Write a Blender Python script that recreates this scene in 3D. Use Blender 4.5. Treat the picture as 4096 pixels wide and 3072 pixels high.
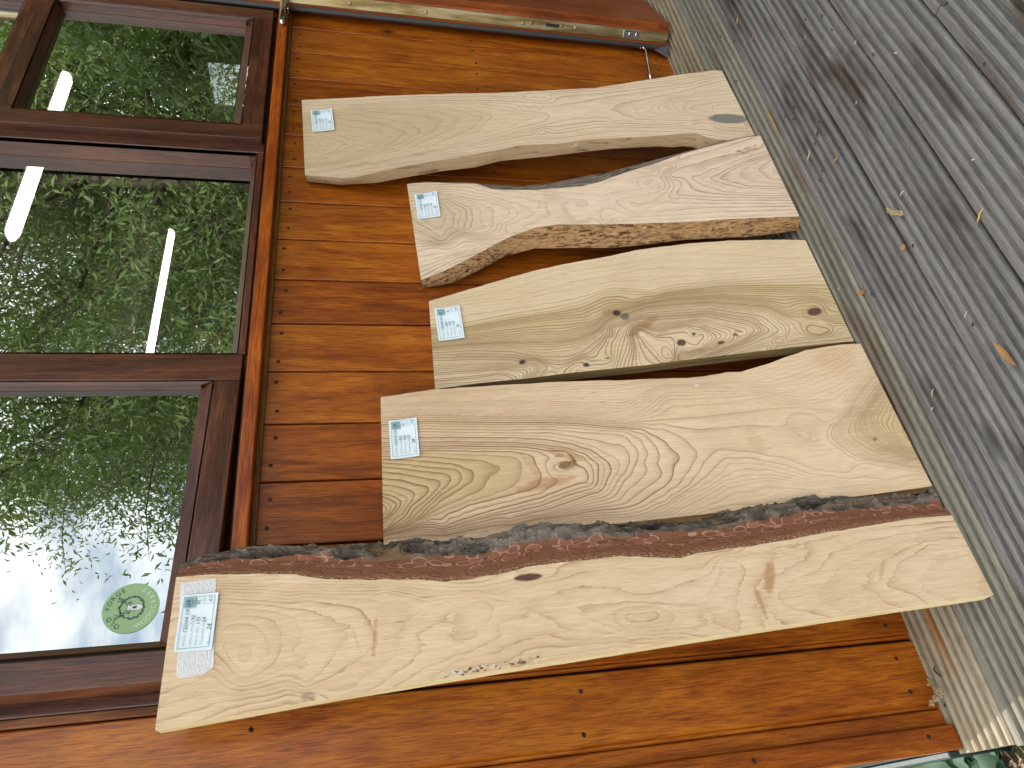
import bpy, bmesh, math, random
import numpy as np
from mathutils import Matrix, Vector

# ---------------------------------------------------------------- scene, camera, light
for o in list(bpy.data.objects):
    bpy.data.objects.remove(o)
SC = bpy.context.scene
COL = SC.collection
R = math.radians

cam = bpy.data.cameras.new("camera")
cam.sensor_fit = 'HORIZONTAL'
cam.sensor_width = 36.0
cam.lens = 2845.0 / 4096.0 * 36.0
cam.clip_start = 0.02
cam.clip_end = 2000
camo = bpy.data.objects.new("camera", cam)
COL.objects.link(camo)


def cam_matrix(pos, yaw, pitch, roll):
    ca, sa, cb, sb, cc, sc = (math.cos(yaw), math.sin(yaw), math.cos(pitch), math.sin(pitch), math.cos(roll), math.sin(roll))
    R0 = np.array([[1, 0, 0], [0, 0, -1], [0, 1, 0.]])
    Rz = np.array([[ca, sa, 0], [-sa, ca, 0], [0, 0, 1.]])
    Rx = np.array([[1, 0, 0], [0, cb, -sb], [0, sb, cb]])
    Rr = np.array([[cc, sc, 0], [-sc, cc, 0], [0, 0, 1.]])
    M = Rr @ Rx @ R0 @ Rz
    right, down, fwd = M
    # the photograph was taken with the phone turned on its side: picture x runs down, picture up runs right
    return Matrix(((down[0], right[0], -fwd[0], pos[0]), (down[1], right[1], -fwd[1], pos[1]),
                   (down[2], right[2], -fwd[2], pos[2]), (0, 0, 0, 1)))


camo.matrix_world = cam_matrix((-0.4965, -1.1228, 0.9471), -0.58675, 0.22310, 0.00595)
SC.camera = camo

SUN_EL = R(40)
SUN_AZ = R(-18)       # from behind the building, a little to the left
world = bpy.data.worlds.new("World")
SC.world = world
world.use_nodes = True
wn = world.node_tree
wn.nodes.clear()
W = wn.nodes.new
w_out = W('ShaderNodeOutputWorld')
w_bg = W('ShaderNodeBackground')
w_sky = W('ShaderNodeTexSky')
w_sky.sky_type = 'NISHITA'
w_sky.sun_disc = False
w_sky.sun_elevation = SUN_EL
w_sky.sun_rotation = SUN_AZ
w_sky.air_density = 1.0
w_sky.dust_density = 1.5
w_bg.inputs[1].default_value = 0.12
w_tc = W('ShaderNodeTexCoord')
w_map = W('ShaderNodeMapping')
w_map.inputs['Scale'].default_value = (1.0, 1.0, 2.2)
w_no = W('ShaderNodeTexNoise')
w_no.inputs['Scale'].default_value = 2.3
w_no.inputs['Detail'].default_value = 6
w_no.inputs['Roughness'].default_value = 0.55
w_rp = W('ShaderNodeValToRGB')
w_rp.color_ramp.elements[0].position = 0.42
w_rp.color_ramp.elements[1].position = 0.57
w_rp.color_ramp.elements[0].color = (.15, .15, .15, 1)   # thin veil between the clouds
w_mx = W('ShaderNodeMix')
w_mx.data_type = 'RGBA'
w_mx.inputs['B'].default_value = (15.0, 14.9, 14.7, 1)
L = wn.links.new
L(w_tc.outputs['Generated'], w_map.inputs['Vector'])
L(w_map.outputs['Vector'], w_no.inputs['Vector'])
L(w_no.outputs['Fac'], w_rp.inputs['Fac'])
L(w_rp.outputs['Color'], w_mx.inputs['Factor'])
L(w_sky.outputs['Color'], w_mx.inputs['A'])
L(w_mx.outputs['Result'], w_bg.inputs['Color'])
L(w_bg.outputs['Background'], w_out.inputs['Surface'])

sun = bpy.data.lights.new("sun", 'SUN')
sun.energy = 3.0
sun.angle = R(0.5)
sun.color = (1.0, 0.95, 0.88)
suno = bpy.data.objects.new("sun", sun)
COL.objects.link(suno)
sd = Vector((math.sin(SUN_AZ) * math.cos(SUN_EL), math.cos(SUN_AZ) * math.cos(SUN_EL), math.sin(SUN_EL)))
suno.rotation_euler = sd.to_track_quat('Z', 'Y').to_euler()

vs = SC.view_settings
vs.view_transform = 'Standard'
vs.look = 'None'
vs.exposure = 0.88
vs.gamma = 1.0
vs.use_curve_mapping = False
SC.render.engine = 'CYCLES'
SC.cycles.max_bounces = 8
SC.cycles.transparent_max_bounces = 12
SC.cycles.use_denoising = True
SC.cycles.sample_clamp_indirect = 6.0

# ---------------------------------------------------------------- helpers
rng = np.random.default_rng(7)
random.seed(7)


def tag(o, label=None, cat=None, group=None, kind=None):
    if label: o['label'] = label
    if cat: o['category'] = cat
    if group: o['group'] = group
    if kind: o['kind'] = kind
    return o


def empty(name, loc=(0, 0, 0), parent=None):
    o = bpy.data.objects.new(name, None)
    o.empty_display_size = 0.05
    o.location = loc
    COL.objects.link(o)
    if parent: o.parent = parent
    return o


def obj(name, mesh, mat=None, parent=None, smooth=False):
    o = bpy.data.objects.new(name, mesh)
    COL.objects.link(o)
    if mat is not None and not mesh.materials:
        for m in (mat if isinstance(mat, (list, tuple)) else [mat]):
            mesh.materials.append(m)
    if parent: o.parent = parent
    if smooth:
        mesh.polygons.foreach_set('use_smooth', [True] * len(mesh.polygons))
    return o


def mesh(name, v, f):
    m = bpy.data.meshes.new(name)
    m.from_pydata([tuple(map(float, p)) for p in v], [], f)
    m.update()
    return m


def box_mesh(name, x0, x1, y0, y1, z0, z1, bev=0.0, seg=1):
    bm = bmesh.new()
    bmesh.ops.create_cube(bm, size=1.0)
    for v in bm.verts:
        v.co = Vector((x0 + (v.co.x + .5) * (x1 - x0), y0 + (v.co.y + .5) * (y1 - y0), z0 + (v.co.z + .5) * (z1 - z0)))
    if bev:
        bmesh.ops.bevel(bm, geom=list(bm.edges), offset=bev, segments=seg, affect='EDGES', profile=0.6)
    m = bpy.data.meshes.new(name)
    bm.to_mesh(m)
    bm.free()
    return m


def box(name, x0, x1, y0, y1, z0, z1, mat, parent=None, bev=0.0, seg=1):
    return obj(name, box_mesh(name, x0, x1, y0, y1, z0, z1, bev, seg), mat, parent)


def prism_mesh(name, poly, z0, z1):
    """plan polygon (x, y) extruded from z0 to z1"""
    n = len(poly)
    v = [(x, y, z0) for x, y in poly] + [(x, y, z1) for x, y in poly]
    f = [[i, (i + 1) % n, n + (i + 1) % n, n + i] for i in range(n)]
    f += [list(range(n))[::-1], list(range(n, 2 * n))]
    return mesh(name, v, f)


def tube_mesh(name, pts, rad, n=8):
    pts = [Vector(p) for p in pts]
    if not isinstance(rad, (list, tuple)): rad = [rad] * len(pts)
    v, f = [], []
    up = Vector((0.13, 0.21, 0.97))
    for i, p in enumerate(pts):
        t = (pts[min(i + 1, len(pts) - 1)] - pts[max(i - 1, 0)]).normalized()
        a = t.cross(up)
        if a.length < 1e-3: a = t.cross(Vector((1, 0, 0)))
        a.normalize()
        b = t.cross(a)
        for k in range(n):
            th = 2 * math.pi * k / n
            v.append(p + (a * math.cos(th) + b * math.sin(th)) * rad[i])
    for i in range(len(pts) - 1):
        for k in range(n):
            k2 = (k + 1) % n
            f.append([i * n + k, i * n + k2, (i + 1) * n + k2, (i + 1) * n + k])
    f.append(list(range(n))[::-1])
    f.append([(len(pts) - 1) * n + k for k in range(n)])
    return mesh(name, v, f)


def disc_mesh(name, r, h, n=12, axis='-Y'):
    """shallow domed disc facing -Y"""
    v = [(0, -h, 0)]
    for rr, hh in ((r * .6, h * .9), (r, 0)):
        v += [(rr * math.cos(2 * math.pi * k / n), -hh, rr * math.sin(2 * math.pi * k / n)) for k in range(n)]
    f = [[0, 1 + k, 1 + (k + 1) % n] for k in range(n)]
    f += [[1 + k, 1 + n + k, 1 + n + (k + 1) % n, 1 + (k + 1) % n] for k in range(n)]
    return mesh(name, v, f)


def vnoise(x, y, seed=0):
    g = np.random.default_rng(seed).random((256, 256))
    xi = np.floor(x).astype(int); yi = np.floor(y).astype(int)
    fx = x - xi; fy = y - yi
    fx = fx * fx * (3 - 2 * fx); fy = fy * fy * (3 - 2 * fy)
    a = g[xi % 256, yi % 256]; b = g[(xi + 1) % 256, yi % 256]
    c = g[xi % 256, (yi + 1) % 256]; d = g[(xi + 1) % 256, (yi + 1) % 256]
    return (a * (1 - fx) + b * fx) * (1 - fy) + (c * (1 - fx) + d * fx) * fy


def fbm(x, y, seed=0, oct=4, ridged=False):
    s = np.zeros_like(x); amp = 1.0; tot = 0
    for o in range(oct):
        n = vnoise(x * 2 ** o + 17.3 * o, y * 2 ** o + 5.1 * o, seed + o)
        if ridged: n = 1 - abs(2 * n - 1)
        s += n * amp; tot += amp; amp *= .5
    return s / tot


def set_attr(m, name, vals):
    a = m.attributes.new(name, 'FLOAT', 'POINT')
    a.data.foreach_set('value', np.asarray(vals, dtype=np.float32))


def text_part(s, size, origin, ux, uz, shear=0.0, align='LEFT', spacing=1.0):
    """flat lettering as (verts, faces) in 3D: origin + local x*ux + local y*uz"""
    c = bpy.data.curves.new('lettering', 'FONT')
    c.body = s
    c.size = size
    c.shear = shear
    c.align_x = align
    c.space_character = spacing
    c.resolution_u = 3
    t = bpy.data.objects.new('lettering', c)
    COL.objects.link(t)
    bpy.context.view_layer.update()
    dg = bpy.context.evaluated_depsgraph_get()
    me = bpy.data.meshes.new_from_object(t.evaluated_get(dg))
    v = [origin + ux * p.co.x + uz * p.co.y for p in me.vertices]
    f = [list(p.vertices) for p in me.polygons]
    bpy.data.objects.remove(t)
    bpy.data.curves.remove(c)
    bpy.data.meshes.remove(me)
    return v, f


def merge(parts):
    V, F = [], []
    for v, f in parts:
        n = len(V)
        V += list(v)
        F += [[i + n for i in q] for q in f]
    return V, F


# ---------------------------------------------------------------- materials
class NT:
    def __init__(self, name):
        self.m = bpy.data.materials.new(name)
        self.m.use_nodes = True
        self.t = self.m.node_tree
        self.t.nodes.clear()
        self.out = self.n('ShaderNodeOutputMaterial')
        self.p = self.n('ShaderNodeBsdfPrincipled')
        self.l(self.p.outputs[0], self.out.inputs[0])

    def n(self, typ, **kw):
        nd = self.t.nodes.new(typ)
        for k, v in kw.items(): setattr(nd, k, v)
        return nd

    def l(self, a, b): self.t.links.new(a, b)

    def val(self, x):
        return x

    def put(self, sock, x):
        if isinstance(x, (int, float)): sock.default_value = x
        elif isinstance(x, (tuple, list)):
            sock.default_value = tuple(x) + ((1,) if len(x) == 3 and len(sock.default_value) == 4 else ())
        else: self.l(x, sock)

    def math(self, op, a, b=0.0, c=0.0, clamp=False):
        nd = self.n('ShaderNodeMath', operation=op)
        nd.use_clamp = clamp
        self.put(nd.inputs[0], a); self.put(nd.inputs[1], b)
        if op in ('MULTIPLY_ADD', 'SMOOTH_MIN', 'COMPARE', 'WRAP'): self.put(nd.inputs[2], c)
        return nd.outputs[0]

    def mix(self, f, a, b, blend='MIX'):
        nd = self.n('ShaderNodeMix', data_type='RGBA', blend_type=blend)
        nd.clamp_factor = True
        self.put(nd.inputs['Factor'], f); self.put(nd.inputs['A'], a); self.put(nd.inputs['B'], b)
        return nd.outputs['Result']

    def ramp(self, f, stops, interp='LINEAR'):
        nd = self.n('ShaderNodeValToRGB')
        cr = nd.color_ramp
        cr.interpolation = interp
        while len(cr.elements) < len(stops): cr.elements.new(0.5)
        for e, (p, c) in zip(cr.elements, stops):
            e.position = p
            e.color = (c, c, c, 1) if isinstance(c, (int, float)) else tuple(c) + (1,)
        self.put(nd.inputs[0], f)
        return nd.outputs[0]

    def coord(self, scale=(1, 1, 1), loc=(0, 0, 0), rand=True, kind='Object'):
        tc = self.n('ShaderNodeTexCoord')
        mp = self.n('ShaderNodeMapping')
        mp.inputs['Scale'].default_value = scale
        src = tc.outputs[kind]
        if rand:
            oi = self.n('ShaderNodeObjectInfo')
            mu = self.math('MULTIPLY', oi.outputs['Random'], 37.0)
            cb = self.n('ShaderNodeCombineXYZ')
            for i in range(3): self.l(mu, cb.inputs[i])
            ad = self.n('ShaderNodeVectorMath', operation='ADD')
            self.l(src, ad.inputs[0]); self.l(cb.outputs[0], ad.inputs[1])
            src = ad.outputs[0]
        self.l(src, mp.inputs['Vector'])
        mp.inputs['Location'].default_value = loc
        return mp.outputs[0]

    def noise(self, vec, scale=5, detail=4, rough=.55, dist=0.0, out='Fac'):
        nd = self.n('ShaderNodeTexNoise')
        nd.inputs['Scale'].default_value = scale
        nd.inputs['Detail'].default_value = detail
        nd.inputs['Roughness'].default_value = rough
        nd.inputs['Distortion'].default_value = dist
        if vec is not None: self.l(vec, nd.inputs['Vector'])
        return nd.outputs[out]

    def voro(self, vec, scale=5, feature='F1', rnd=1.0):
        nd = self.n('ShaderNodeTexVoronoi', feature=feature)
        nd.inputs['Scale'].default_value = scale
        nd.inputs['Randomness'].default_value = rnd
        self.l(vec, nd.inputs['Vector'])
        return nd.outputs['Distance']

    def attr(self, name):
        nd = self.n('ShaderNodeAttribute')
        nd.attribute_name = name
        return nd.outputs['Fac']

    def rand(self):
        return self.n('ShaderNodeObjectInfo').outputs['Random']

    def bump(self, h, strength=.3, dist=.002):
        nd = self.n('ShaderNodeBump')
        nd.inputs['Strength'].default_value = strength
        nd.inputs['Distance'].default_value = dist
        self.l(h, nd.inputs['Height'])
        self.l(nd.outputs[0], self.p.inputs['Normal'])

    def set(self, color=None, rough=None, metal=None, spec=None, coat=None, coat_rough=None):
        if color is not None: self.put(self.p.inputs['Base Color'], color)
        if rough is not None: self.put(self.p.inputs['Roughness'], rough)
        if metal is not None: self.p.inputs['Metallic'].default_value = metal
        if spec is not None: self.put(self.p.inputs['Specular IOR Level'], spec)
        if coat is not None: self.p.inputs['Coat Weight'].default_value = coat
        if coat_rough is not None: self.p.inputs['Coat Roughness'].default_value = coat_rough
        return self.m


def plain(name, c, rough=.6, metal=0.0, var=.12, scale=30):
    t = NT(name)
    n = t.noise(t.coord(), scale, 4)
    col = t.mix(n, tuple(x * (1 - var) for x in c), tuple(min(1, x * (1 + var)) for x in c))
    t.set(col, rough, metal)
    return t.m


def stained_timber(name, dark, mid, light, axis='Z', rough=.38, knots=True, coat=.08, grain=1.0):
    """brush-stained softwood; grain runs along the axis"""
    t = NT(name)
    lo, hi = 13.0, 230.0
    sc = {'Z': (hi, hi, lo), 'X': (lo, hi, hi)}[axis]
    sc2 = {'Z': (30, 30, 3.4), 'X': (3.4, 30, 30)}[axis]
    sc3 = {'Z': (420, 420, 24), 'X': (24, 420, 420)}[axis]
    g1 = t.noise(t.coord(sc2), 1.0, 5, .6, 1.2)
    g2 = t.noise(t.coord(sc), 1.0, 4, .65, 1.6)
    g3 = t.noise(t.coord(sc3), 1.0, 2, .6)
    f = t.math('ADD', t.math('MULTIPLY', g1, .62), t.math('MULTIPLY', g2, .38))
    rn = t.rand()
    f = t.math('ADD', f, t.math('MULTIPLY', t.math('SUBTRACT', rn, .5), .10))
    col = t.ramp(f, [(.36, dark), (.50, mid), (.63, light)])
    # brush marks and broad blotches of thicker stain
    bl = t.noise(t.coord((9, 9, 5)), 1.0, 3, .5)
    col = t.mix(t.ramp(bl, [(.45, 0.0), (.75, .6)]), col, dark)
    st = t.ramp(g2, [(.33, 1.0), (.44, 0.0)])
    fs = t.ramp(g3, [(.40, 1.0), (.50, 0.0)])
    col = t.mix(t.math('MULTIPLY', st, .28 * grain), col, tuple(x * .4 for x in dark))
    col = t.mix(t.math('MULTIPLY', fs, .45 * grain), col, tuple(x * .7 for x in dark))
    if knots:
        kv = {'Z': (1, 1, .55), 'X': (.55, 1, 1)}[axis]
        k = t.voro(t.coord(kv), 7.0)
        kk = t.ramp(k, [(.035, 1.0), (.075, .35), (.12, 0.0)])
        col = t.mix(t.math('MULTIPLY', kk, .85), col, tuple(x * .22 for x in dark))
    h = t.math('ADD', t.math('MULTIPLY', g2, .7), t.math('MULTIPLY', g3, .5))
    t.bump(h, .55, .0016)
    t.set(col, t.math('ADD', t.math('MULTIPLY', g2, .25), rough - .1), spec=.32, coat=coat, coat_rough=.14)
    return t.m

M_CLAD = stained_timber('cladding_stain', (.150, .030, .0018), (.335, .083, .0045), (.46, .145, .010), 'Z', .36, coat=.14)
M_SILL = stained_timber('sill_stain', (.17, .030, .002), (.38, .085, .005), (.52, .15, .012), 'X', .34, knots=False)
M_FRAME = stained_timber('frame_stain', (.036, .0100, .0042), (.092, .0285, .0125), (.165, .058, .025), 'Z', .36, knots=False, coat=.32)
M_FRAMEX = stained_timber('frame_stain_rail', (.036, .0100, .0042), (.092, .0285, .0125), (.165, .058, .025), 'X', .36, knots=False, coat=.32)
M_DOOR = stained_timber('door_stain', (.13, .028, .005), (.26, .062, .010), (.36, .10, .018), 'Z', .36, knots=False)
M_FILLET = stained_timber('fillet_stain', (.10, .035, .012), (.24, .085, .028), (.36, .15, .06), 'Z', .6, knots=False, coat=0)
M_BEAD = stained_timber('bead_stain', (.12, .06, .018), (.24, .12, .035), (.33, .18, .06), 'X', .5, knots=False, coat=.1)
M_BLACK = plain('dark_gap', (.012, .011, .010), .85)
M_SPACER = plain('glazing_spacer', (.014, .015, .017), .45)
M_SEAL = plain('rubber_seal', (.035, .035, .036), .5)
M_NAIL = plain('rusty_nail', (.030, .020, .014), .5, .5, .5, 300)
M_STEEL = plain('bright_steel', (.62, .62, .63), .18, 1.0, .05)
M_ROOM = plain('room_wall', (.10, .085, .065), .9, 0, .1, 3)
M_CEIL = plain('room_ceiling', (.22, .185, .14), .9, 0, .1, 3)
M_SIDE = plain('green_side_wall', (.016, .035, .032), .4, 0, .4, 12)
M_ROOF = plain('roof_felt', (.05, .05, .052), .9)


def brass():
    t = NT('worn_brass_strip')
    n = t.noise(t.coord((60, 60, 9)), 1.0, 5, .6)
    col = t.ramp(n, [(.35, (.20, .14, .06)), (.5, (.34, .26, .12)), (.66, (.42, .37, .25))])
    t.set(col, t.math('ADD', t.math('MULTIPLY', n, .3), .22), .9)
    return t.m


M_BRASS = brass()


def glass():
    t = NT('window_glass')
    t.t.nodes.remove(t.p)
    tr = t.n('ShaderNodeBsdfTransparent')
    tr.inputs[0].default_value = (.86, .90, .88, 1)
    gl = t.n('ShaderNodeBsdfGlossy')
    gl.inputs['Roughness'].default_value = 0.0
    gl.inputs['Color'].default_value = (.96, 1.0, .97, 1)
    # reflection boosted well beyond real panes, to brighten the mirrored sky and trees
    fr = t.n('ShaderNodeFresnel')
    fr.inputs['IOR'].default_value = 1.62
    f = t.math('MULTIPLY', fr.outputs[0], 8.0, clamp=True)
    # faint waviness of the sheet
    nz = t.noise(t.coord((1, 1, 1)), 5.0, 1)
    b = t.n('ShaderNodeBump')
    b.inputs['Strength'].default_value = .02
    b.inputs['Distance'].default_value = .004
    t.l(nz, b.inputs['Height'])
    t.l(b.outputs[0], gl.inputs['Normal'])
    mx = t.n('ShaderNodeMixShader')
    t.l(f, mx.inputs[0]); t.l(tr.outputs[0], mx.inputs[1]); t.l(gl.outputs[0], mx.inputs[2])
    t.l(mx.outputs[0], t.out.inputs[0])
    return t.m


M_GLASS = glass()

# ---------------------------------------------------------------- ground
def ground_mat():
    t = NT('earth_and_grass')
    v = t.coord((1, 1, 1), rand=False)
    n1 = t.noise(v, .7, 6, .6)
    n2 = t.noise(v, 45, 5, .7)
    c = t.mix(t.ramp(n1, [(.4, 0.0), (.6, 1.0)]), (.075, .055, .032), (.055, .085, .022))
    c = t.mix(t.math('MULTIPLY', n2, .7), c, (.16, .13, .075))
    t.bump(n2, .6, .02)
    t.set(c, .9)
    return t.m


GZ = -.10
g = obj('ground', mesh('ground', [(-300, -300, GZ), (300, -300, GZ), (300, 300, GZ), (-300, 300, GZ)], [[0, 1, 2, 3]]), ground_mat())
tag(g, kind='structure')

# ---------------------------------------------------------------- the workshop
bld = empty('workshop_building')
tag(bld, 'orange-brown stained timber workshop front with brown framed windows above vertical cladding', 'building')

PITCH = .1119
X0 = 1.4 - 15 * PITCH            # joint between the second and the first board left of the planks
ZS = 1.0945                      # underside of the sill trim
nail_mesh = disc_mesh('nail', .0040, .0012, 7)
nail_mesh.materials.append(M_NAIL)


def clad_profile(xa, xb, chamfer=.0022, gap=.0042, y=0.0, t=.018, bead=False):
    xa += gap / 2; xb -= gap / 2
    if not bead:
        return [(xa, y + t), (xa, y + chamfer * .6), (xa + chamfer * .6, y), (xb - chamfer * .6, y), (xb, y + chamfer * .6), (xb, y + t)]
    # a small raised bead runs along the left edge of the board
    return [(xa, y + t), (xa, y + .006), (xa + .002, y + .002), (xa + .0045, y + .0015), (xa + .007, y + .0035),
            (xa + .0095, y), (xb - chamfer, y), (xb, y + chamfer), (xb, y + t)]


def clad_board(xa, xb, z0, z1, nails, name='cladding_board', y=0.0, prof=None):
    b = obj(name, prism_mesh(name, prof or clad_profile(xa, xb, y=y, bead=xa < -.15), z0, z1), M_CLAD, bld)
    for z in nails:
        for fx in (.24, .76):
            n = bpy.data.objects.new('nail', nail_mesh)
            COL.objects.link(n)
            n.parent = b
            n.location = (xa + (xb - xa) * (fx + random.uniform(-.05, .05)), y - .0002, z + random.uniform(-.006, .006))
            n.rotation_euler = (random.uniform(-.25, .25), 0, random.uniform(-.25, .25))
    return b


for i in range(-1, 15):
    xa, xb = 1.4 - (i + 1) * PITCH, 1.4 - i * PITCH
    if i == 14: xa = -.2868 + .0
    clad_board(xa, xb, -.012, ZS + .004, (.045, .61, 1.074))
clad_board(-.3991, -.2868, -.012, 2.3, (.045, .61, 1.079, 1.6))
box('batten', -.4225, -.3985, .004, .03, -.012, 2.3, M_CLAD, bld, .002)
cb = box('corner_board', -.4600, -.4230, -.010, .03, -.004, 2.3, M_CLAD, bld, .002)
for z in (.052, .362, .75, 1.2):
    n = obj('nail', nail_mesh, None, cb)
    n.location = (-.4375, -.0102, z)
box('wall_core', -.455, 1.515, .02, .06, -.03, ZS, M_BLACK, bld)
box('wall_core', -.455, -.296, .0205, .0595, ZS, 2.35, M_BLACK, bld)
box('wall_header', -.455, 2.6, .0, .06, 2.06, 2.42, M_CLAD, bld)
box('side_wall', -.4585, -.42, .031, 4.4, -.03, 2.42, M_SIDE, bld)
box('plinth', -.470, -.4595, .0, 4.4, GZ, .02, M_SIDE, bld, .002)
# sill with the bead under it
box('window_sill', -.2935, 1.452, -.0425, .06, 1.1015, 1.1245, M_SILL, bld, .0025, 2)
box('sill_bead', -.293, 1.452, -.0115, .019, 1.0945, 1.1010, M_BEAD, bld, .0015)
box('sill_bead', -.293, 1.452, -.0165, .019, 1.0985, 1.1013, M_BEAD, bld, .0008)

# ---- window: fixed frame
FZ = 2.05
box('frame_rail', -.275, 1.452, -.006, .055, 1.1247, 1.1335, M_FRAMEX, bld, .0015)
box('frame_jamb', -.2752, -.205, -.008, .055, 1.134, FZ, M_FRAME, bld, .0015)
box('edge_fillet', -.2868, -.2758, -.0045, .05, 1.125, FZ, M_FILLET, bld, .001)
box('frame_mullion', .2700, .3115, .0050, .055, 1.134, FZ, M_FRAME, bld, .001)
box('frame_mullion', .8705, .9060, -.0115, .055, 1.134, FZ, M_FRAME, bld, .0015)
box('frame_jamb', 1.4215, 1.452, -.012, .055, 1.134, FZ, M_FRAME, bld, .0015)
box('frame_rail', -.2045, .2695, .018, .055, 1.1337, 1.172, M_FRAMEX, bld)
box('frame_rail', .9065, 1.3895, .002, .055, 1.1337, 1.172, M_FRAMEX, bld)
box('frame_jamb', 1.390, 1.4212, .002, .055, 1.1337, 1.682, M_FRAME, bld)
box('frame_rail', .312, .870, -.0125, .055, 1.134, 1.1462, M_FRAMEX, bld, .0012)
box('transom', .9065, 1.421, -.018, .055, 1.683, 1.7165, M_FRAMEX, bld, .003, 2)
box('transom', .9065, 1.421, -.010, .050, 1.718, 1.7235, M_FRAMEX, bld, .001)
box('frame_head', -.275, 1.452, -.01, .055, FZ + .001, FZ + .06, M_FRAMEX, bld, .001)


def glazing(par, x0, x1, z0, z1, yf, yg, slope_l=.009, slope_b=.02, slope_r=.004, slope_t=.006):
    """beads, reveal, dark spacer bars and the glass of one light; yf front plane of the beads, yg glass plane"""
    def quad(name, a, b, c, d, m):
        n = (Vector(b) - Vector(a)).cross(Vector(d) - Vector(a)).normalized() * .004
        if n.y < 0: n = -n
        v = [Vector(p) for p in (a, b, c, d)]
        v += [p + Vector((0, .004, 0)) for p in v]
        return obj(name, mesh(name, v, [[0, 1, 2, 3], [7, 6, 5, 4], [0, 4, 5, 1], [1, 5, 6, 2], [2, 6, 7, 3], [3, 7, 4, 0]]), m, par)
    # dark joint between the frame and the bead
    for a in ((x0 - .004, x0 + .0022, z0, z1), (x1 - .0022, x1 + .001, z0, z1), (x0 + .0024, x1 - .0024, z0 - .001, z0 + .0022), (x0 + .0024, x1 - .0024, z1 - .0022, z1 + .001)):
        box('bead_joint', a[0], a[1], yf + .006, yf + .010, a[2], a[3], M_BLACK, par)
    x0 += .0024; x1 -= .0024; z0 += .0024; z1 -= .0024
    xi0, xi1, zi0, zi1 = x0 + slope_l, x1 - slope_r, z0 + slope_b, z1 - slope_t
    e = .0012
    quad('glazing_bead', (x0 + e, yf, z0), (x1 - e, yf, z0), (xi1, yg - .004, zi0), (xi0, yg - .004, zi0), M_FRAMEX)
    quad('glazing_bead', (x0 + e, yf, z1), (x1 - e, yf, z1), (xi1, yg - .004, zi1), (xi0, yg - .004, zi1), M_FRAMEX)
    quad('glazing_bead', (x0, yf, z0 + e), (x0, yf, z1 - e), (xi0, yg - .004, zi1), (xi0, yg - .004, zi0), M_FRAME)
    # right: narrow bead, then the deep reveal facing left
    xm = x1 - slope_r
    quad('glazing_bead', (x1, yf, z0 + e), (x1, yf, z1 - e), (xm, yf + .004, zi1), (xm, yf + .004, zi0), M_FRAME)
    box('reveal', xm, xm + .006, yf + .0085, yg - .0005, zi0, zi1, M_FRAME, par)
    obj('glass_pane', mesh('glass_pane', [(xi0 - .003, yg, zi0 - .003), (xm + .003, yg, zi0 - .003), (xm + .003, yg, zi1 + .003), (xi0 - .003, yg, zi1 + .003)], [[0, 1, 2, 3]]), M_GLASS, par)
    w = .013
    box('spacer_bar', xm - w, xm + .004, yg + .001, yg + .017, zi0, zi1, M_SPACER, par)
    box('spacer_bar', xi0 - .004, xi0 + .003, yg + .001, yg + .017, zi0, zi1, M_SPACER, par)
    box('spacer_bar', xi0 + .004, xm - w - .001, yg + .001, yg + .017, zi0 - .004, zi0 + .004, M_SPACER, par)
    box('spacer_bar', xi0 + .004, xm - w - .001, yg + .001, yg + .017, zi1 - w, zi1 + .004, M_SPACER, par)


def sash(par, x0, x1, z0, z1, wl, wr, wb, wt, yg=.02, dep=.034):
    def pc(name, a, b, c, d, m): box(name, a, b, 0, dep, c, d, m, par, .0016, 2)
    pc('stile', x0, x0 + wl, z0, z1, M_FRAME)
    pc('stile', x1 - wr, x1, z0, z1, M_FRAME)
    pc('rail', x0 + wl + .0006, x1 - wr - .0006, z0, z0 + wb, M_FRAMEX)
    pc('rail', x0 + wl + .0006, x1 - wr - .0006, z1 - wt, z1, M_FRAMEX)
    glazing(par, x0 + wl + .0030, x1 - wr - .0006, z0 + wb + .0004, z1 - wt - .0004, .0014, yg, .013)


s1 = empty('window_sash', (.265, -.020, 0), bld)
s1.rotation_euler.z = R(6.3)
sash(s1, -.5300, .0433, 1.1372, 2.045, .0415, .0598, .0425, .05)
s3 = empty('window_sash', (0, -.030, 0), bld)
sash(s3, .8950, 1.4200, 1.1392, 1.6805, .0445, .0405, .0455, .034, .028, .029)
fx2 = empty('fixed_window', (0, 0, 0), bld)
glazing(fx2, .3120, .8700, 1.1465, FZ, -.0105, .034, .012, .016, -.011 + .011)
up = empty('fixed_window', (0, 0, 0), bld)
glazing(up, .9065, 1.421, 1.7240, FZ, -.006, .014, .01, .006)
# steel catch of the opened door by the sill
catch = obj('door_catch', tube_mesh('door_catch', [(1.440, -.052, 1.1135), (1.36, -.052, 1.1128), (1.335, -.052, 1.1125), (1.327, -.052, 1.1125), (1.3235, -.052, 1.1125)], [.0085, .0085, .0082, .006, .002], 14), M_STEEL, bld, True)
box('catch_plate', 1.385, 1.44, -.0600, -.0430, 1.0985, 1.1025, M_STEEL, bld, .001)

# ---- the door, folded back against the wall
fd = Vector((.243, .061, 0)).normalized()
face = Vector((1.488, -.079, 0))
far = face + fd * .78
back = far + Vector((-fd.y, fd.x, 0)) * .05
door = obj('door', prism_mesh('door', [(1.4475, -.022), (1.4475, -.0335), (1.4535, -.0345), (1.4700, -.0610), (1.4725, -.0660), (1.4785, -.0665), (1.4800, -.0745), (1.488, -.079), (far.x, far.y), (back.x, back.y)], .012, 2.05), M_DOOR, bld)
e0, e1 = Vector((1.4545, -.0375, 0)), Vector((1.4685, -.0600, 0))
ed = (e1 - e0).normalized()
en = Vector((ed.y, -ed.x, 0))
if en.x > 0: en = -en


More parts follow.
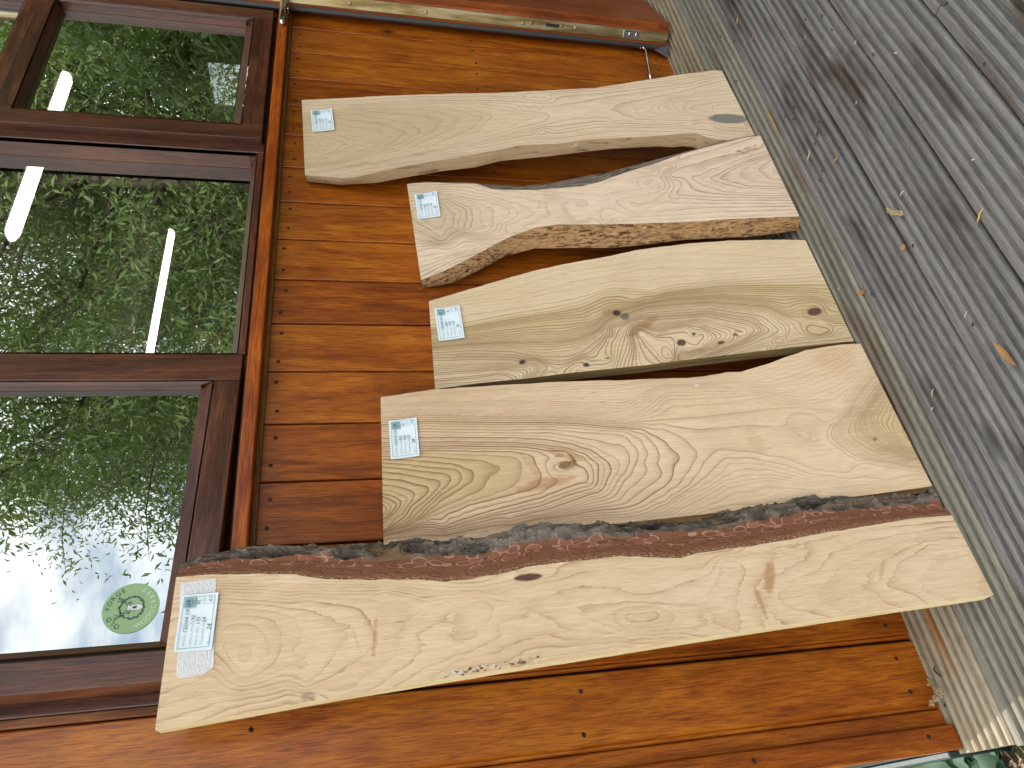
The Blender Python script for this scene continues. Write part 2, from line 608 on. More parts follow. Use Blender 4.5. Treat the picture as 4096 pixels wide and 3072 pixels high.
def on_edge(name, u0, u1, z0, z1, h, mat, bev=0.0):
    """a plate on the door's lock edge, u metres from its wall side"""
    a, b = e0 + ed * u0, e0 + ed * u1
    m = prism_mesh(name, [(p.x, p.y) for p in (a, b, b + en * h, a + en * h)], z0, z1)
    return obj(name, m, mat, door)


on_edge('lock_strip', 0, .0262, .014, 1.9, .0022, M_BRASS)
on_edge('keeper_plate', .0035, .0225, .106, .154, .0060, M_STEEL)
on_edge('latch_slot', .009, .0175, .352, .392, .0026, M_BLACK)
for z, u in ((.943, .013), (.737, .013), (.459, .011), (.434, .014), (.344, .014), (.302, .014), (.114, .013), (.135, .013)):
    c = e0 + ed * u + en * (.0024 if z > .2 else .0062)
    s = obj('screw', disc_mesh('screw', .0052, .0016, 12), M_BRASS if z > .2 else M_STEEL, door)
    s.location = (c.x, c.y, z)
    s.rotation_euler.z = math.atan2(en.y, en.x) + math.pi / 2
sl = prism_mesh('door_seal', [(1.4440, -.0335), (1.4470, -.0335), (1.4470, -.0215), (1.4425, -.0200), (1.4405, -.026)], .05, 2.04)
obj('door_seal', sl, M_SEAL, door)
sl2 = mesh('door_seal', [(1.4435, -.034, .05), (1.4465, -.022, .05), (1.4400, -.020, .05), (1.4395, -.040, .012), (1.4460, -.020, .011), (1.4220, -.012, .012)], [[0, 1, 2], [3, 5, 4], [0, 3, 4, 1], [1, 4, 5, 2], [2, 5, 3, 0]])
obj('door_seal', sl2, M_SEAL, door)
hook = tube_mesh('cabin_hook', [(1.300, -.012, .094), (1.33, -.014, .0915), (1.40, -.020, .0845), (1.428, -.022, .082), (1.4385, -.022, .084), (1.4435, -.022, .089), (1.4435, -.021, .096)], .0035, 10)
obj('cabin_hook', hook, M_STEEL, bld, True)
box('wall_return', 1.515, 1.53, .0, .20, -.03, 2.06, M_CLAD, bld)
box('wall_return', 1.53, 2.6, .16, .20, -.03, 2.06, M_CLAD, bld)

# ---- shell of the room behind the windows, and the roof
RY = 4.2; RX = 4.35
box('room_floor', -.42, RX, .061, RY, -.02, .0, M_ROOM, bld)
box('room_ceiling', -.42, RX, .061, RY, 2.33, 2.36, M_CEIL, bld)
box('room_wall', -.4195, RX + .1, RY, RY + .08, -.02, 2.42, M_ROOM, bld)
# end wall with a window opening towards the light
WY0, WY1, WZ0, WZ1 = 1.98, 2.46, .9, 1.93
box('room_wall', RX, RX + .08, .061, WY0, -.02, 2.42, M_ROOM, bld)
box('room_wall', RX, RX + .08, WY1, RY - .001, -.02, 2.42, M_ROOM, bld)
box('room_wall', RX, RX + .08, WY0, WY1, -.02, WZ0, M_ROOM, bld)
box('room_wall', RX, RX + .08, WY0, WY1, WZ1, 2.42, M_ROOM, bld)
box('room_wall', 2.6, RX, .0, .06, -.02, 2.42, M_ROOM, bld)
rf = mesh('roof', [(-.75, -.22, 2.43), (4.75, -.22, 2.43), (4.75, 2.2, 3.55), (-.75, 2.2, 3.55), (-.75, 4.6, 2.43), (4.75, 4.6, 2.43),
                   (-.75, -.22, 2.50), (4.75, -.22, 2.50), (4.75, 2.2, 3.62), (-.75, 2.2, 3.62), (-.75, 4.6, 2.50), (4.75, 4.6, 2.50)],
          [[0, 1, 2, 3], [3, 2, 5, 4], [9, 8, 7, 6], [10, 11, 8, 9], [0, 6, 7, 1], [1, 7, 8, 2], [2, 8, 11, 5], [5, 11, 10, 4], [4, 10, 9, 3], [3, 9, 6, 0]])
obj('roof', rf, M_ROOF, bld)
obj('gable', mesh('gable', [(-.45, .0, 2.42), (-.45, 4.3, 2.42), (-.45, 2.2, 3.5)], [[0, 1, 2]]), M_SIDE, bld)
obj('gable', mesh('gable', [(4.4, .0, 2.42), (4.4, 4.3, 2.42), (4.4, 2.2, 3.5)], [[0, 1, 2]]), M_SIDE, bld)

# ---- ceiling lights seen through the glass
t = NT('lit_diffuser')
t.t.nodes.remove(t.p)
em = t.n('ShaderNodeEmission')
em.inputs[0].default_value = (1.0, .96, .86, 1)
em.inputs[1].default_value = 4.0
t.l(em.outputs[0], t.out.inputs[0])
M_LED = t.m
M_BODY = plain('batten_body', (.55, .55, .52), .5)


def batten_light(x0, x1, y, z, label):
    e = empty('ceiling_light', (x0, y, z))
    tag(e, label, 'light', 'lit strip lights inside the workshop')
    n = 14
    prof = [(.036 * math.cos(math.pi * k / n), -.036 * math.sin(math.pi * k / n)) for k in range(n + 1)]
    Lx = x1 - x0
    v, f = [], []
    for s, xx in ((.2, 0), (.8, .012), (1, .04), (1, Lx - .04), (.8, Lx - .012), (.2, Lx)):
        v += [(xx, a * s, b * s) for a, b in prof]
    for r in range(5):
        for k in range(n):
            f.append([r * (n + 1) + k, r * (n + 1) + k + 1, (r + 1) * (n + 1) + k + 1, (r + 1) * (n + 1) + k])
    obj('diffuser', mesh('diffuser', v, f), M_LED, e, True)
    box('body', -.005, Lx + .005, -.04, .04, .001, .075, M_BODY, e, .004)


batten_light(1.735, 2.81, 1.182, 2.255, 'lit white strip light on the workshop ceiling just inside the windows')
batten_light(2.43, 3.655, 3.02, 2.255, 'lit white strip light deeper in the workshop, towards its back wall')
# papers and a box on a back shelf, seen dimly through the middle window
sh = empty('wall_shelf', (3.4, RY - .001, 2.0))
tag(sh, 'plain wooden shelf on the back wall inside the workshop', 'shelf')
box('shelf_board', -.5, .7, -.26, 0, -.02, .0, plain('shelf_wood', (.22, .13, .06), .7), sh, .002)
box('shelf_bracket', -.3, -.27, -.22, 0, -.16, -.021, M_BODY, sh, .002)
box('shelf_bracket', .4, .43, -.22, 0, -.16, -.021, M_BODY, sh, .002)
tb = box('storage_box', .0, .22, -.24, -.02, .0, .17, plain('teal_box', (.03, .22, .24), .6), None, .004)
tb.location = (3.50, RY - .001, 2.001)
tag(tb, 'teal storage box on the shelf inside the workshop', 'box')
ob_ = box('storage_box', .0, .13, -.22, -.03, .0, .20, plain('tan_box', (.38, .19, .07), .7), None, .004)
ob_.location = (3.32, RY - .001, 2.001)
tag(ob_, 'tan cardboard box beside the teal box on the workshop shelf', 'box')

# ---------------------------------------------------------------- the deck
def deck_mat(name, c_dark, c_mid, c_light, brown, spec=.4, stripe=False):
    t = NT(name)
    v1 = t.coord((7, 420, 60))
    v2 = t.coord((1.6, 14, 8))
    v3 = t.coord((60, 900, 60))
    g1 = t.noise(v1, 1.0, 5, .62, .4)
    g2 = t.noise(v2, 1.0, 4, .55, .6)
    g3 = t.noise(v3, 1.0, 2, .6)
    f = t.math('ADD', t.math('MULTIPLY', g1, .38), t.math('ADD', t.math('MULTIPLY', g2, .36), t.math('MULTIPLY', g3, .26)))
    col = t.ramp(f, [(.35, c_dark), (.5, c_mid), (.65, c_light)])
    st = t.noise(t.coord((3.2, 16, 3)), 1.0, 3, .5, .3)
    col = t.mix(t.ramp(st, [(.54, 0.0), (.66, .9)]), col, brown)
    mo = t.noise(t.coord((22, 26, 20)), 1.0, 4, .65)
    col = t.mix(t.ramp(mo, [(.58, 0.0), (.72, .45)]), col, c_dark)
    kn = t.voro(t.coord((.8, 2.4, 2)), 2.6)
    col = t.mix(t.ramp(kn, [(.03, .9), (.07, .4), (.10, 0.0)]), col, tuple(x * .4 for x in c_dark))
    if stripe:
        tc = t.n('ShaderNodeTexCoord')
        sx = t.n('ShaderNodeSeparateXYZ')
        t.l(tc.outputs['Object'], sx.inputs[0])
        w = t.math('MULTIPLY', t.math('SUBTRACT', g2, .5), .012)
        d = t.math('ABSOLUTE', t.math('ADD', t.math('ADD', sx.outputs[1], .0500), w))
        m1 = t.ramp(t.math('MULTIPLY', d, 60.0), [(.35, 1.0), (.62, 0.0)])
        m2 = t.ramp(t.math('ADD', sx.outputs[0], .60), [(.22, 0.0), (.30, 1.0), (.52, 1.0), (.60, 0.0)])
        col = t.mix(t.math('MULTIPLY', t.math('MULTIPLY', m1, m2), .9), col, (.30, .12, .03))
    t.bump(t.math('ADD', g1, t.math('MULTIPLY', g3, .6)), .7, .0022)
    t.set(col, t.math('ADD', t.math('MULTIPLY', g1, .35), .42), spec=spec)
    return t.m


M_DECK0 = deck_mat('deck_sheltered', (.16, .125, .075), (.30, .25, .165), (.42, .37, .27), (.20, .13, .06), stripe=True)
M_DECK1 = deck_mat('deck_greenish', (.10, .095, .07), (.20, .19, .145), (.30, .285, .23), (.13, .09, .06))
M_DECK = deck_mat('deck_weathered', (.085, .079, .073), (.168, .159, .149), (.262, .251, .238), (.058, .040, .030))
deck = empty('deck', (0, 0, 0))
tag(deck, kind='structure')


def deck_board(y0, y1, x0, x1, mat, seed, dz=0.0):
    nr = 7
    pts = []
    w = (y1 - y0)
    pr = w / nr
    for i in range(nr):
        a = y0 + i * pr
        e = .0012 if 0 < i else .0030
        h = .0095
        if i == 0:
            pts += [(a, -.007), (a + .0012, -.0025), (a + .004, -.0003), (a + pr * .34, 0), (a + pr * .53, -.0010)]
        else:
            pts += [(a + pr * .08, -.0010), (a + pr * .17, -.0001), (a + pr * .44, 0), (a + pr * .53, -.0010)]
        if i < nr - 1:
            pts += [(a + pr * .61, -h * .85), (a + pr * .68, -h), (a + pr * .93, -h), (a + pr * 1.0, -h * .85)]
    pts += [(y1 - .0012, -.0025), (y1, -.007), (y1, -.028), (y0, -.028)]
    n = len(pts)
    xs = np.linspace(x0, x1, max(2, int((x1 - x0) / .06)))
    wob = (fbm(xs * 2.2, xs * 0 + seed * 3.7, 91, 3) - .5) * .009
    zz = (fbm(xs * 1.7, xs * 0 + seed * 5.1, 55, 2) - .5) * .0022 + dz
    v, f = [], []
    for x, q, z in zip(xs, wob, zz):
        v += [(x, y + q, b + z) for y, b in pts]
    for i in range(len(xs) - 1):
        for k in range(n):
            k2 = (k + 1) % n
            f.append([i * n + k, (i + 1) * n + k, (i + 1) * n + k2, i * n + k2])
    f.append(list(range(n)))
    f.append([(len(xs) - 1) * n + k for k in range(n)][::-1])
    return obj('deck_board', mesh('deck_board', v, f), mat, deck)


for k in range(13):
    ya, yb = .018 - (k + 1) * .1286, .018 - k * .1286 - .0042
    m = M_DECK0 if k == 0 else (M_DECK1 if k == 1 else M_DECK)
    xe = -.4700 + random.uniform(-.004, .004)
    if k == 5:
        deck_board(ya, yb, xe, .560, m, k, -.001)
        deck_board(ya, yb, .564, 2.1, m, k + 20, .0008)
    else:
        deck_board(ya, yb, xe, 2.1, m, k)
for x in (-.40, .05, .5, .95, 1.4, 1.85, 2.04):
    box('deck_joist', x, x + .045, -1.63, .02, GZ, -.0335, plain('joist_wood', (.12, .10, .07), .9), deck)

# ---------------------------------------------------------------- the planks leaning on the wall
BOARDS = {
 'A1': dict(P0=[-0.2083, -0.2017, 0.0], ex=[0.99947, 0.03255, 0.0], ez=[-0.00287, 0.0882, 0.9961], T=0.024, LF=[(-111, 1188), (-98, 965), (-89, 758), (-79, 498), (-71, 240), (-65, 0)], RF=[(82, 1188), (82, 1156), (79, 1115), (75, 1073), (70, 1031), (60, 989), (56, 965), (50, 901), (45, 858), (38, 819), (39, 781), (43, 736), (48, 701), (50, 667), (51, 620), (51, 561), (45, 515), (39, 465), (44, 444), (46, 391), (48, 343), (51, 299), (57, 231), (59, 192), (63, 123), (67, 67), (66, 0)], RB=[(98, 1192), (102, 1184), (106, 1170), (108, 1152), (111, 1139), (113, 1124), (117, 1111), (116, 1097), (115, 1073), (110, 968), (108, 923), (109, 889), (107, 834), (102, 823), (98, 762), (103, 719), (109, 704), (111, 663), (106, 605), (110, 567), (106, 518), (103, 440), (107, 368), (110, 324), (113, 287), (120, 249), (121, 221), (114, 169), (108, 116), (105, 61), (102, 5), (91, -15), (81, -15)], bl=[-66, 0], br=[66, 0],
  R=[(0, [(-23, 1061), (-32, 1058), (-46, 1069), (-57, 1085)]), (-1, [(-20, 1089), (-35, 1098)]), (1, [(-13, 1043), (-33, 1044), (-52, 1055)]), (2, [(-5, 1019), (-16, 1017), (-35, 1024), (-56, 1021)]), (3, [(33, 1073), (18, 1009), (-4, 967), (-14, 956), (-41, 971), (-64, 987), (-81, 1010)]), (4, [(1, 933), (-29, 915), (-46, 926), (-65, 957), (-82, 995)]), (5, [(38, 1010), (24, 924), (-1, 873), (-10, 869), (-33, 892), (-52, 892), (-74, 926), (-91, 957)]), (6, [(33, 902), (14, 846), (8, 771), (-7, 817), (-30, 862), (-49, 861), (-68, 877), (-89, 916)]), (7, [(-48, 753), (-64, 800), (-72, 843), (-89, 886)]), (8, [(-67, 755), (-71, 812), (-86, 844)]), (8, [(51, 1032), (40, 902), (20, 837), (15, 745)]), (10, [(75, 1159), (65, 1032), (51, 945), (37, 836)]), (5, [(44, 1196), (52, 1126)]), (4, [(-68, 1185), (-56, 1125)]), (6, [(-101, 1184), (-89, 1103), (-86, 1026)]), (7, [(5, 746), (4, 704), (-19, 698), (-32, 751)]), (8, [(-59, 754), (-51, 690), (-61, 660), (-75, 500)]), (9, [(-67, 709), (-71, 598), (-81, 535)]), (6, [(-23, 630), (-16, 606), (-18, 553), (-28, 487)]), (6, [(-33, 632), (-49, 599), (-61, 576), (-65, 481)]), (4, [(-33, 569), (-34, 529)]), (7, [(25, 265), (2, 318), (-14, 364), (-44, 371), (-62, 360), (-74, 336)]), (6, [(31, 399), (-20, 443), (-51, 456), (-75, 416)]), (6, [(0, 264), (-10, 305), (-31, 338), (-52, 325), (-71, 275)]), (5, [(0, 227), (-28, 265), (-44, 275), (-67, 248)]), (4, [(28, 0), (31, 38), (20, 103), (-6, 173), (-34, 201), (-61, 173), (-70, 155)]), (3, [(24, 62), (-3, 130), (-35, 161), (-56, 122)]), (2, [(-3, 17), (-2, 64), (-25, 91), (-48, 107), (-65, 70)]), (1, [(-40, 10)]), (7, [(35, 361), (49, 244), (57, 164), (57, 85), (57, 4)]), (9, [(45, 537), (43, 395)]), (8, [(31, 710), (35, 574), (24, 437)])]),
 'A2': dict(P0=[0.0641, -0.1879, 0.0], ex=[0.99992, 0.01302, 0.0], ez=[-0.00231, 0.17753, 0.98411], T=0.025, LF=[(-140, 912), (-150, 428), (-152, 113), (-150, 0)], RF=[(145, 909), (147, 854), (149, 806), (145, 728), (140, 643), (135, 558), (126, 473), (116, 356), (114, 319), (118, 276), (116, 248), (123, 213), (128, 187), (140, 141), (148, 108), (152, 64), (151, 18), (150, 0)], bl=[-150, 0], br=[150, 0],
  R=[(0, [(-75, 910)]), (1, [(-66, 911), (-74, 905), (-85, 909)]), (3, [(-51, 911), (-59, 897), (-70, 888), (-79, 893), (-93, 910)]), (5, [(-39, 911), (-45, 890), (-54, 877), (-64, 869), (-74, 877), (-104, 911)]), (6, [(-28, 911), (-37, 883), (-49, 860), (-60, 860), (-76, 871), (-112, 911)]), (7, [(-17, 911), (-25, 878), (-46, 834), (-58, 839), (-76, 865)]), (8, [(-5, 911), (-13, 877), (-29, 833), (-46, 816), (-60, 830), (-86, 863)]), (9, [(5, 911), (-3, 877), (-15, 832), (-21, 809), (-43, 801), (-58, 819), (-92, 859)]), (10, [(12, 911), (6, 881), (-7, 831), (-17, 786), (-36, 778), (-47, 786), (-63, 817), (-95, 852)]), (11, [(19, 911), (12, 865), (2, 819), (-8, 785), (-24, 759), (-42, 761), (-59, 790), (-74, 818)]), (12, [(25, 911), (16, 846), (4, 784), (-5, 743), (-20, 715), (-37, 730), (-60, 749), (-74, 782), (-84, 814)]), (13, [(23, 841), (12, 783), (2, 726), (-6, 690), (-21, 676), (-43, 681), (-63, 699), (-74, 735), (-83, 783), (-97, 833), (-112, 869), (-119, 910)]), (14, [(35, 910), (24, 817), (13, 736), (6, 690), (-3, 663), (-16, 653), (-41, 642), (-58, 647), (-72, 671), (-78, 713), (-86, 770)]), (15, [(20, 759), (11, 690), (0, 644), (-11, 629), (-32, 626), (-43, 611), (-50, 591), (-57, 590), (-64, 622), (-80, 652), (-88, 703), (-93, 757), (-110, 827)]), (16, [(43, 910), (29, 782), (18, 712), (12, 666), (1, 632), (-4, 598), (-24, 573), (-45, 567), (-68, 569), (-74, 598), (-87, 646), (-96, 704)]), (18, [(52, 909), (37, 781), (23, 688), (13, 642), (1, 597), (-14, 564), (-38, 545), (-68, 551), (-83, 565), (-91, 612), (-103, 660), (-109, 727), (-123, 817)]), (20, [(60, 907), (45, 781), (33, 687), (22, 629), (7, 584), (-14, 547), (-37, 528), (-58, 528), (-86, 547), (-98, 591), (-109, 638), (-118, 706)]), (22, [(65, 838), (42, 686), (33, 615), (11, 547), (-12, 494)]), (24, [(76, 838), (57, 708), (48, 627), (36, 566), (19, 487)]), (30, [(104, 906), (101, 836), (82, 705), (60, 562), (38, 482)]), (36, [(124, 905), (122, 871), (107, 726), (85, 582), (66, 476)]), (42, [(138, 905), (136, 822), (126, 675), (107, 503)]), (30, [(-130, 904), (-137, 818), (-134, 731)]), (34, [(-140, 883), (-144, 775), (-138, 665)]), (22, [(-12, 494), (-30, 489), (-46, 494), (-61, 504)]), (23, [(9, 489), (-19, 473), (-35, 475), (-55, 488), (-74, 507)]), (24, [(19, 487), (0, 463), (-29, 457), (-44, 466), (-58, 465), (-73, 476), (-99, 513)]), (25, [(24, 486), (7, 452), (-17, 440), (-42, 440), (-52, 445), (-69, 442), (-85, 462), (-116, 517)]), (26, [(22, 461), (-2, 429), (-26, 415), (-44, 404), (-61, 420), (-76, 425), (-93, 442), (-119, 494)]), (27, [(17, 421), (-4, 391), (-25, 379), (-45, 374), (-67, 392), (-88, 414), (-112, 456)]), (28, [(-40, 326), (-41, 341), (-57, 364), (-74, 378), (-98, 404), (-119, 446)]), (29, [(-71, 261), (-62, 283), (-58, 316), (-61, 337), (-79, 362), (-101, 398), (-129, 460)]), (30, [(-127, 133), (-108, 199), (-91, 233), (-77, 263), (-69, 297), (-67, 324), (-82, 341), (-97, 368), (-116, 421)]), (32, [(-148, 17), (-144, 78), (-131, 146), (-114, 214), (-99, 251), (-92, 305), (-98, 343), (-116, 385), (-133, 430)]), (34, [(-130, 183), (-115, 239), (-107, 273), (-110, 335), (-127, 376)]), (36, [(-147, 394), (-141, 345), (-145, 298), (-145, 237), (-147, 165), (-152, 44)]), (27, [(4, 89), (-20, 130), (-45, 140), (-82, 114), (-116, 15)]), (23, [(18, 62), (-23, 111), (-45, 114), (-79, 88), (-106, 10)]), (18, [(29, 31), (-15, 81), (-43, 88), (-75, 60), (-99, 10)]), (12, [(35, 4), (-7, 52), (-41, 56), (-73, 34), (-92, 12)]), (7, [(-1, 7), (-28, 27), (-57, 22), (-78, 11)]), (31, [(73, 397), (66, 294), (64, 228), (47, 194), (32, 147), (40, 91), (84, 19)]), (36, [(100, 390), (90, 260), (75, 195), (78, 143), (96, 82), (124, 24)]), (42, [(115, 386), (109, 308), (117, 224), (138, 135), (147, 62)]), (29, [(37, 483), (34, 407), (31, 346), (31, 252), (31, 187), (19, 126), (8, 88)]), (28, [(6, 337), (3, 262), (-13, 190), (-38, 173)])]),
 'A3': dict(P0=[0.3626, -0.1748, 0.0], ex=[0.99999, -0.00363, 0.0], ez=[0.00067, 0.18567, 0.98261], T=0.025, LF=[(-139, 809), (-137, 724), (-138, 638), (-136, 550), (-137, 412), (-135, 338), (-133, 141), (-134, 64), (-134, 0)], RF=[(71, 807), (89, 733), (105, 667), (124, 585), (136, 502), (143, 429), (152, 367), (157, 262), (154, 162), (144, 63), (135, 1)], bl=[-135, 0], br=[135, 0],
  R=[(0, [(-131, 806), (-136, 752), (-137, 689)]), (3, [(-121, 806), (-123, 741), (-122, 687), (-133, 666), (-139, 659)]), (6, [(-108, 806), (-110, 740), (-113, 673), (-119, 650), (-132, 641), (-139, 647)]), (9, [(-94, 805), (-99, 739), (-106, 662), (-108, 631), (-118, 619), (-138, 632)]), (12, [(-83, 806), (-88, 738), (-98, 650), (-100, 625), (-116, 604), (-135, 618)]), (15, [(-71, 806), (-77, 737), (-90, 650), (-96, 618), (-116, 586), (-132, 602)]), (19, [(-59, 806), (-63, 735), (-76, 658), (-95, 602), (-101, 554), (-93, 523), (-79, 501), (-54, 466), (-31, 451)]), (24, [(-47, 806), (-49, 734), (-57, 656), (-71, 579), (-68, 529), (-49, 485), (-25, 460)]), (30, [(-35, 806), (-35, 713), (-37, 614), (-43, 554), (-33, 492), (-17, 465)]), (35, [(-12, 808), (-14, 738), (-8, 650), (-6, 568), (-8, 508), (9, 464)]), (39, [(5, 809), (1, 737), (10, 647), (15, 565), (25, 502), (43, 457), (44, 415), (34, 372)]), (41, [(25, 807), (28, 726), (33, 624), (40, 520), (58, 433), (45, 370)]), (44, [(51, 808), (54, 724), (56, 642), (85, 512), (91, 447), (101, 357)]), (47, [(67, 807), (82, 721), (107, 614), (129, 504), (137, 349)]), (16, [(-45, 458), (-79, 481), (-105, 506)]), (14, [(-49, 445), (-86, 467), (-118, 475)]), (11, [(-56, 432), (-91, 448), (-125, 463)]), (8, [(-58, 420), (-98, 429), (-132, 445)]), (14, [(-109, 526), (-116, 547)]), (12, [(-129, 522)]), (36, [(22, 440), (14, 400)]), (5, [(-58, 417), (-98, 419), (-125, 421)]), (3, [(-56, 412), (-100, 399), (-124, 388)]), (1, [(-63, 404), (-104, 372), (-123, 353)]), (4, [(-70, 373), (-68, 320), (-78, 285), (-97, 293), (-106, 316)]), (6, [(-61, 373), (-57, 313), (-74, 275), (-95, 269), (-114, 298), (-123, 346)]), (9, [(-52, 376), (-48, 291), (-74, 251), (-96, 238), (-114, 274), (-124, 324)]), (12, [(-40, 378), (-41, 277), (-70, 214), (-92, 199), (-110, 238), (-127, 301)]), (15, [(-28, 377), (-34, 263), (-64, 188), (-87, 174), (-108, 214), (-127, 278)]), (18, [(-19, 375), (-24, 261), (-54, 173), (-89, 153), (-108, 190), (-128, 255)]), (21, [(-11, 378), (-15, 258), (-49, 147), (-84, 128), (-101, 129), (-109, 155), (-128, 232)]), (24, [(-3, 381), (-7, 256), (-34, 142), (-69, 106), (-100, 95), (-111, 120), (-129, 197)]), (29, [(6, 381), (8, 325), (1, 229), (-20, 138), (-43, 97), (-34, 78), (-32, 43), (-43, 28), (-73, 27)]), (34, [(12, 385), (20, 322), (16, 225), (4, 130), (-11, 36), (-28, 5)]), (38, [(25, 387), (32, 319), (35, 219), (25, 123), (10, 3)]), (41, [(38, 391), (50, 314), (50, 215), (44, 16)]), (44, [(88, 454), (101, 327), (81, 206), (61, -3)]), (47, [(136, 445), (153, 263), (147, 135), (131, 4)]), (26, [(-101, 78), (-94, 54), (-104, 39), (-110, 60)]), (22, [(-117, 98), (-119, 40), (-112, 1)]), (19, [(-127, 149), (-128, 79), (-129, 1)]), (25, [(-66, 80), (-74, 47), (-92, 17)])]),
 'A4': dict(P0=[0.6896, -0.1895, 0.0], ex=[0.99999, -0.00365, 0.0], ez=[0.00073, 0.19962, 0.97987], T=0.024, LF=[(-200, 822), (-186, 781), (-154, 717), (-129, 672), (-104, 623), (-87, 571), (-84, 520), (-96, 438), (-106, 356), (-116, 252), (-120, 202), (-120, 168), (-124, 118), (-130, 51), (-135, 0)], RF=[(90, 837), (90, 797), (79, 741), (68, 682), (45, 646), (34, 595), (28, 547), (27, 485), (26, 446), (35, 402), (51, 356), (72, 280), (99, 196), (108, 157), (119, 106), (132, 46), (135, 0)], LB=[(-200, 822), (-199, 782), (-194, 755), (-173, 708), (-137, 641), (-132, 617), (-124, 576), (-134, 494), (-146, 412), (-147, 328), (-145, 255), (-149, 205), (-156, 121), (-156, 53), (-152, -2)], RB=[(118, 839), (118, 798), (107, 741), (95, 681), (86, 635), (73, 583), (72, 548), (75, 493), (83, 434), (88, 382), (104, 306), (117, 247), (129, 183), (138, 143), (149, 91), (161, 31), (164, -16)], bl=[-135, 0], br=[135, 0],
  R=[(0, [(6, 765), (-19, 756), (-51, 765), (-60, 780)]), (1, [(15, 762), (-22, 737), (-54, 742), (-83, 777)]), (2, [(21, 759), (-9, 725), (-33, 725), (-66, 739), (-95, 774)]), (3, [(29, 752), (-8, 712), (-41, 711), (-68, 724)]), (4, [(34, 747), (-9, 700), (-42, 699), (-70, 710)]), (5, [(39, 747), (12, 702), (-15, 681), (-45, 682), (-75, 677)]), (6, [(60, 834), (47, 768), (23, 716), (2, 675), (-19, 654), (-49, 655)]), (7, [(13, 663), (-15, 623), (-42, 621), (-60, 640)]), (8, [(14, 652), (-20, 607), (-42, 599), (-60, 619)]), (9, [(-18, 581), (-44, 563), (-59, 587), (-70, 630)]), (10, [(81, 831), (62, 702), (45, 673), (6, 578), (-12, 537), (-52, 531), (-64, 554), (-82, 590)]), (9, [(-100, 816), (-111, 759), (-90, 728), (-102, 686), (-95, 598)]), (12, [(-138, 822), (-133, 761), (-109, 677)]), (15, [(-179, 820), (-144, 741)]), (11, [(12, 534), (-15, 451), (-30, 497), (-74, 483), (-92, 401)]), (12, [(21, 532), (-6, 406)]), (13, [(13, 436), (28, 397), (49, 378), (61, 350)]), (12, [(60, 246), (45, 285), (33, 316), (20, 324), (1, 317), (-6, 279)]), (11, [(23, 286), (18, 264), (-3, 278), (7, 301), (18, 306)]), (11, [(-14, 281), (-19, 328), (-26, 371), (-37, 382), (-54, 372), (-77, 350), (-78, 274), (-82, 184), (-104, 8)]), (10, [(-38, 351), (-52, 324), (-54, 267), (-70, 180), (-95, 5)]), (8, [(66, 261), (83, 209), (107, 106), (128, 27)]), (7, [(39, 244), (57, 204), (79, 114), (105, 22)]), (6, [(81, 5), (62, 71), (40, 137), (12, 197), (-11, 180), (-37, 141), (-52, 83), (-65, 4)]), (5, [(78, 1), (64, 47), (34, 139), (11, 183), (-5, 162), (-33, 124), (-56, 3)]), (4, [(74, 0), (49, 75), (9, 158), (-10, 140), (-36, 90)]), (3, [(67, 0), (40, 85), (8, 135), (-11, 112), (-30, 76), (-44, 1)]), (2, [(60, 0), (45, 53), (10, 85), (-8, 76), (-25, 40), (-34, 3)]), (1, [(50, 1), (32, 31), (12, 39), (-14, 24), (-20, 3)]), (0, [(11, 11)]), (8, [(10, 228), (-35, 240), (-51, 175), (-78, 4)]), (9, [(-38, 264), (-64, 156), (-86, 2)]), (13, [(-83, 455), (-105, 280), (-118, 127), (-127, 5)])]),
 'A5': dict(P0=[0.9744, -0.1735, 0.0], ex=[0.99981, 0.01925, 0.0], ez=[-0.00275, 0.14292, 0.98973], T=0.02, LF=[(-185, 1053), (-202, 974), (-203, 947), (-178, 852), (-160, 754), (-145, 669), (-123, 570), (-123, 478), (-113, 388), (-116, 292), (-111, 173), (-112, 143), (-129, 117), (-139, 94), (-146, 57), (-143, 22), (-135, 0)], RF=[(91, 1069), (91, 975), (93, 863), (90, 713), (84, 598), (85, 502), (86, 424), (87, 344), (102, 262), (113, 198), (130, 107), (141, 21), (135, 0)], LB=[(-182, 1054), (-200, 977), (-200, 899), (-187, 834), (-173, 756), (-166, 678), (-148, 612), (-142, 506), (-133, 420), (-127, 347), (-127, 234), (-133, 198), (-131, 174), (-137, 152), (-150, 129), (-151, 103), (-144, 62), (-131, 12), (-124, -10)], bl=[-135, 0], br=[135, 0],
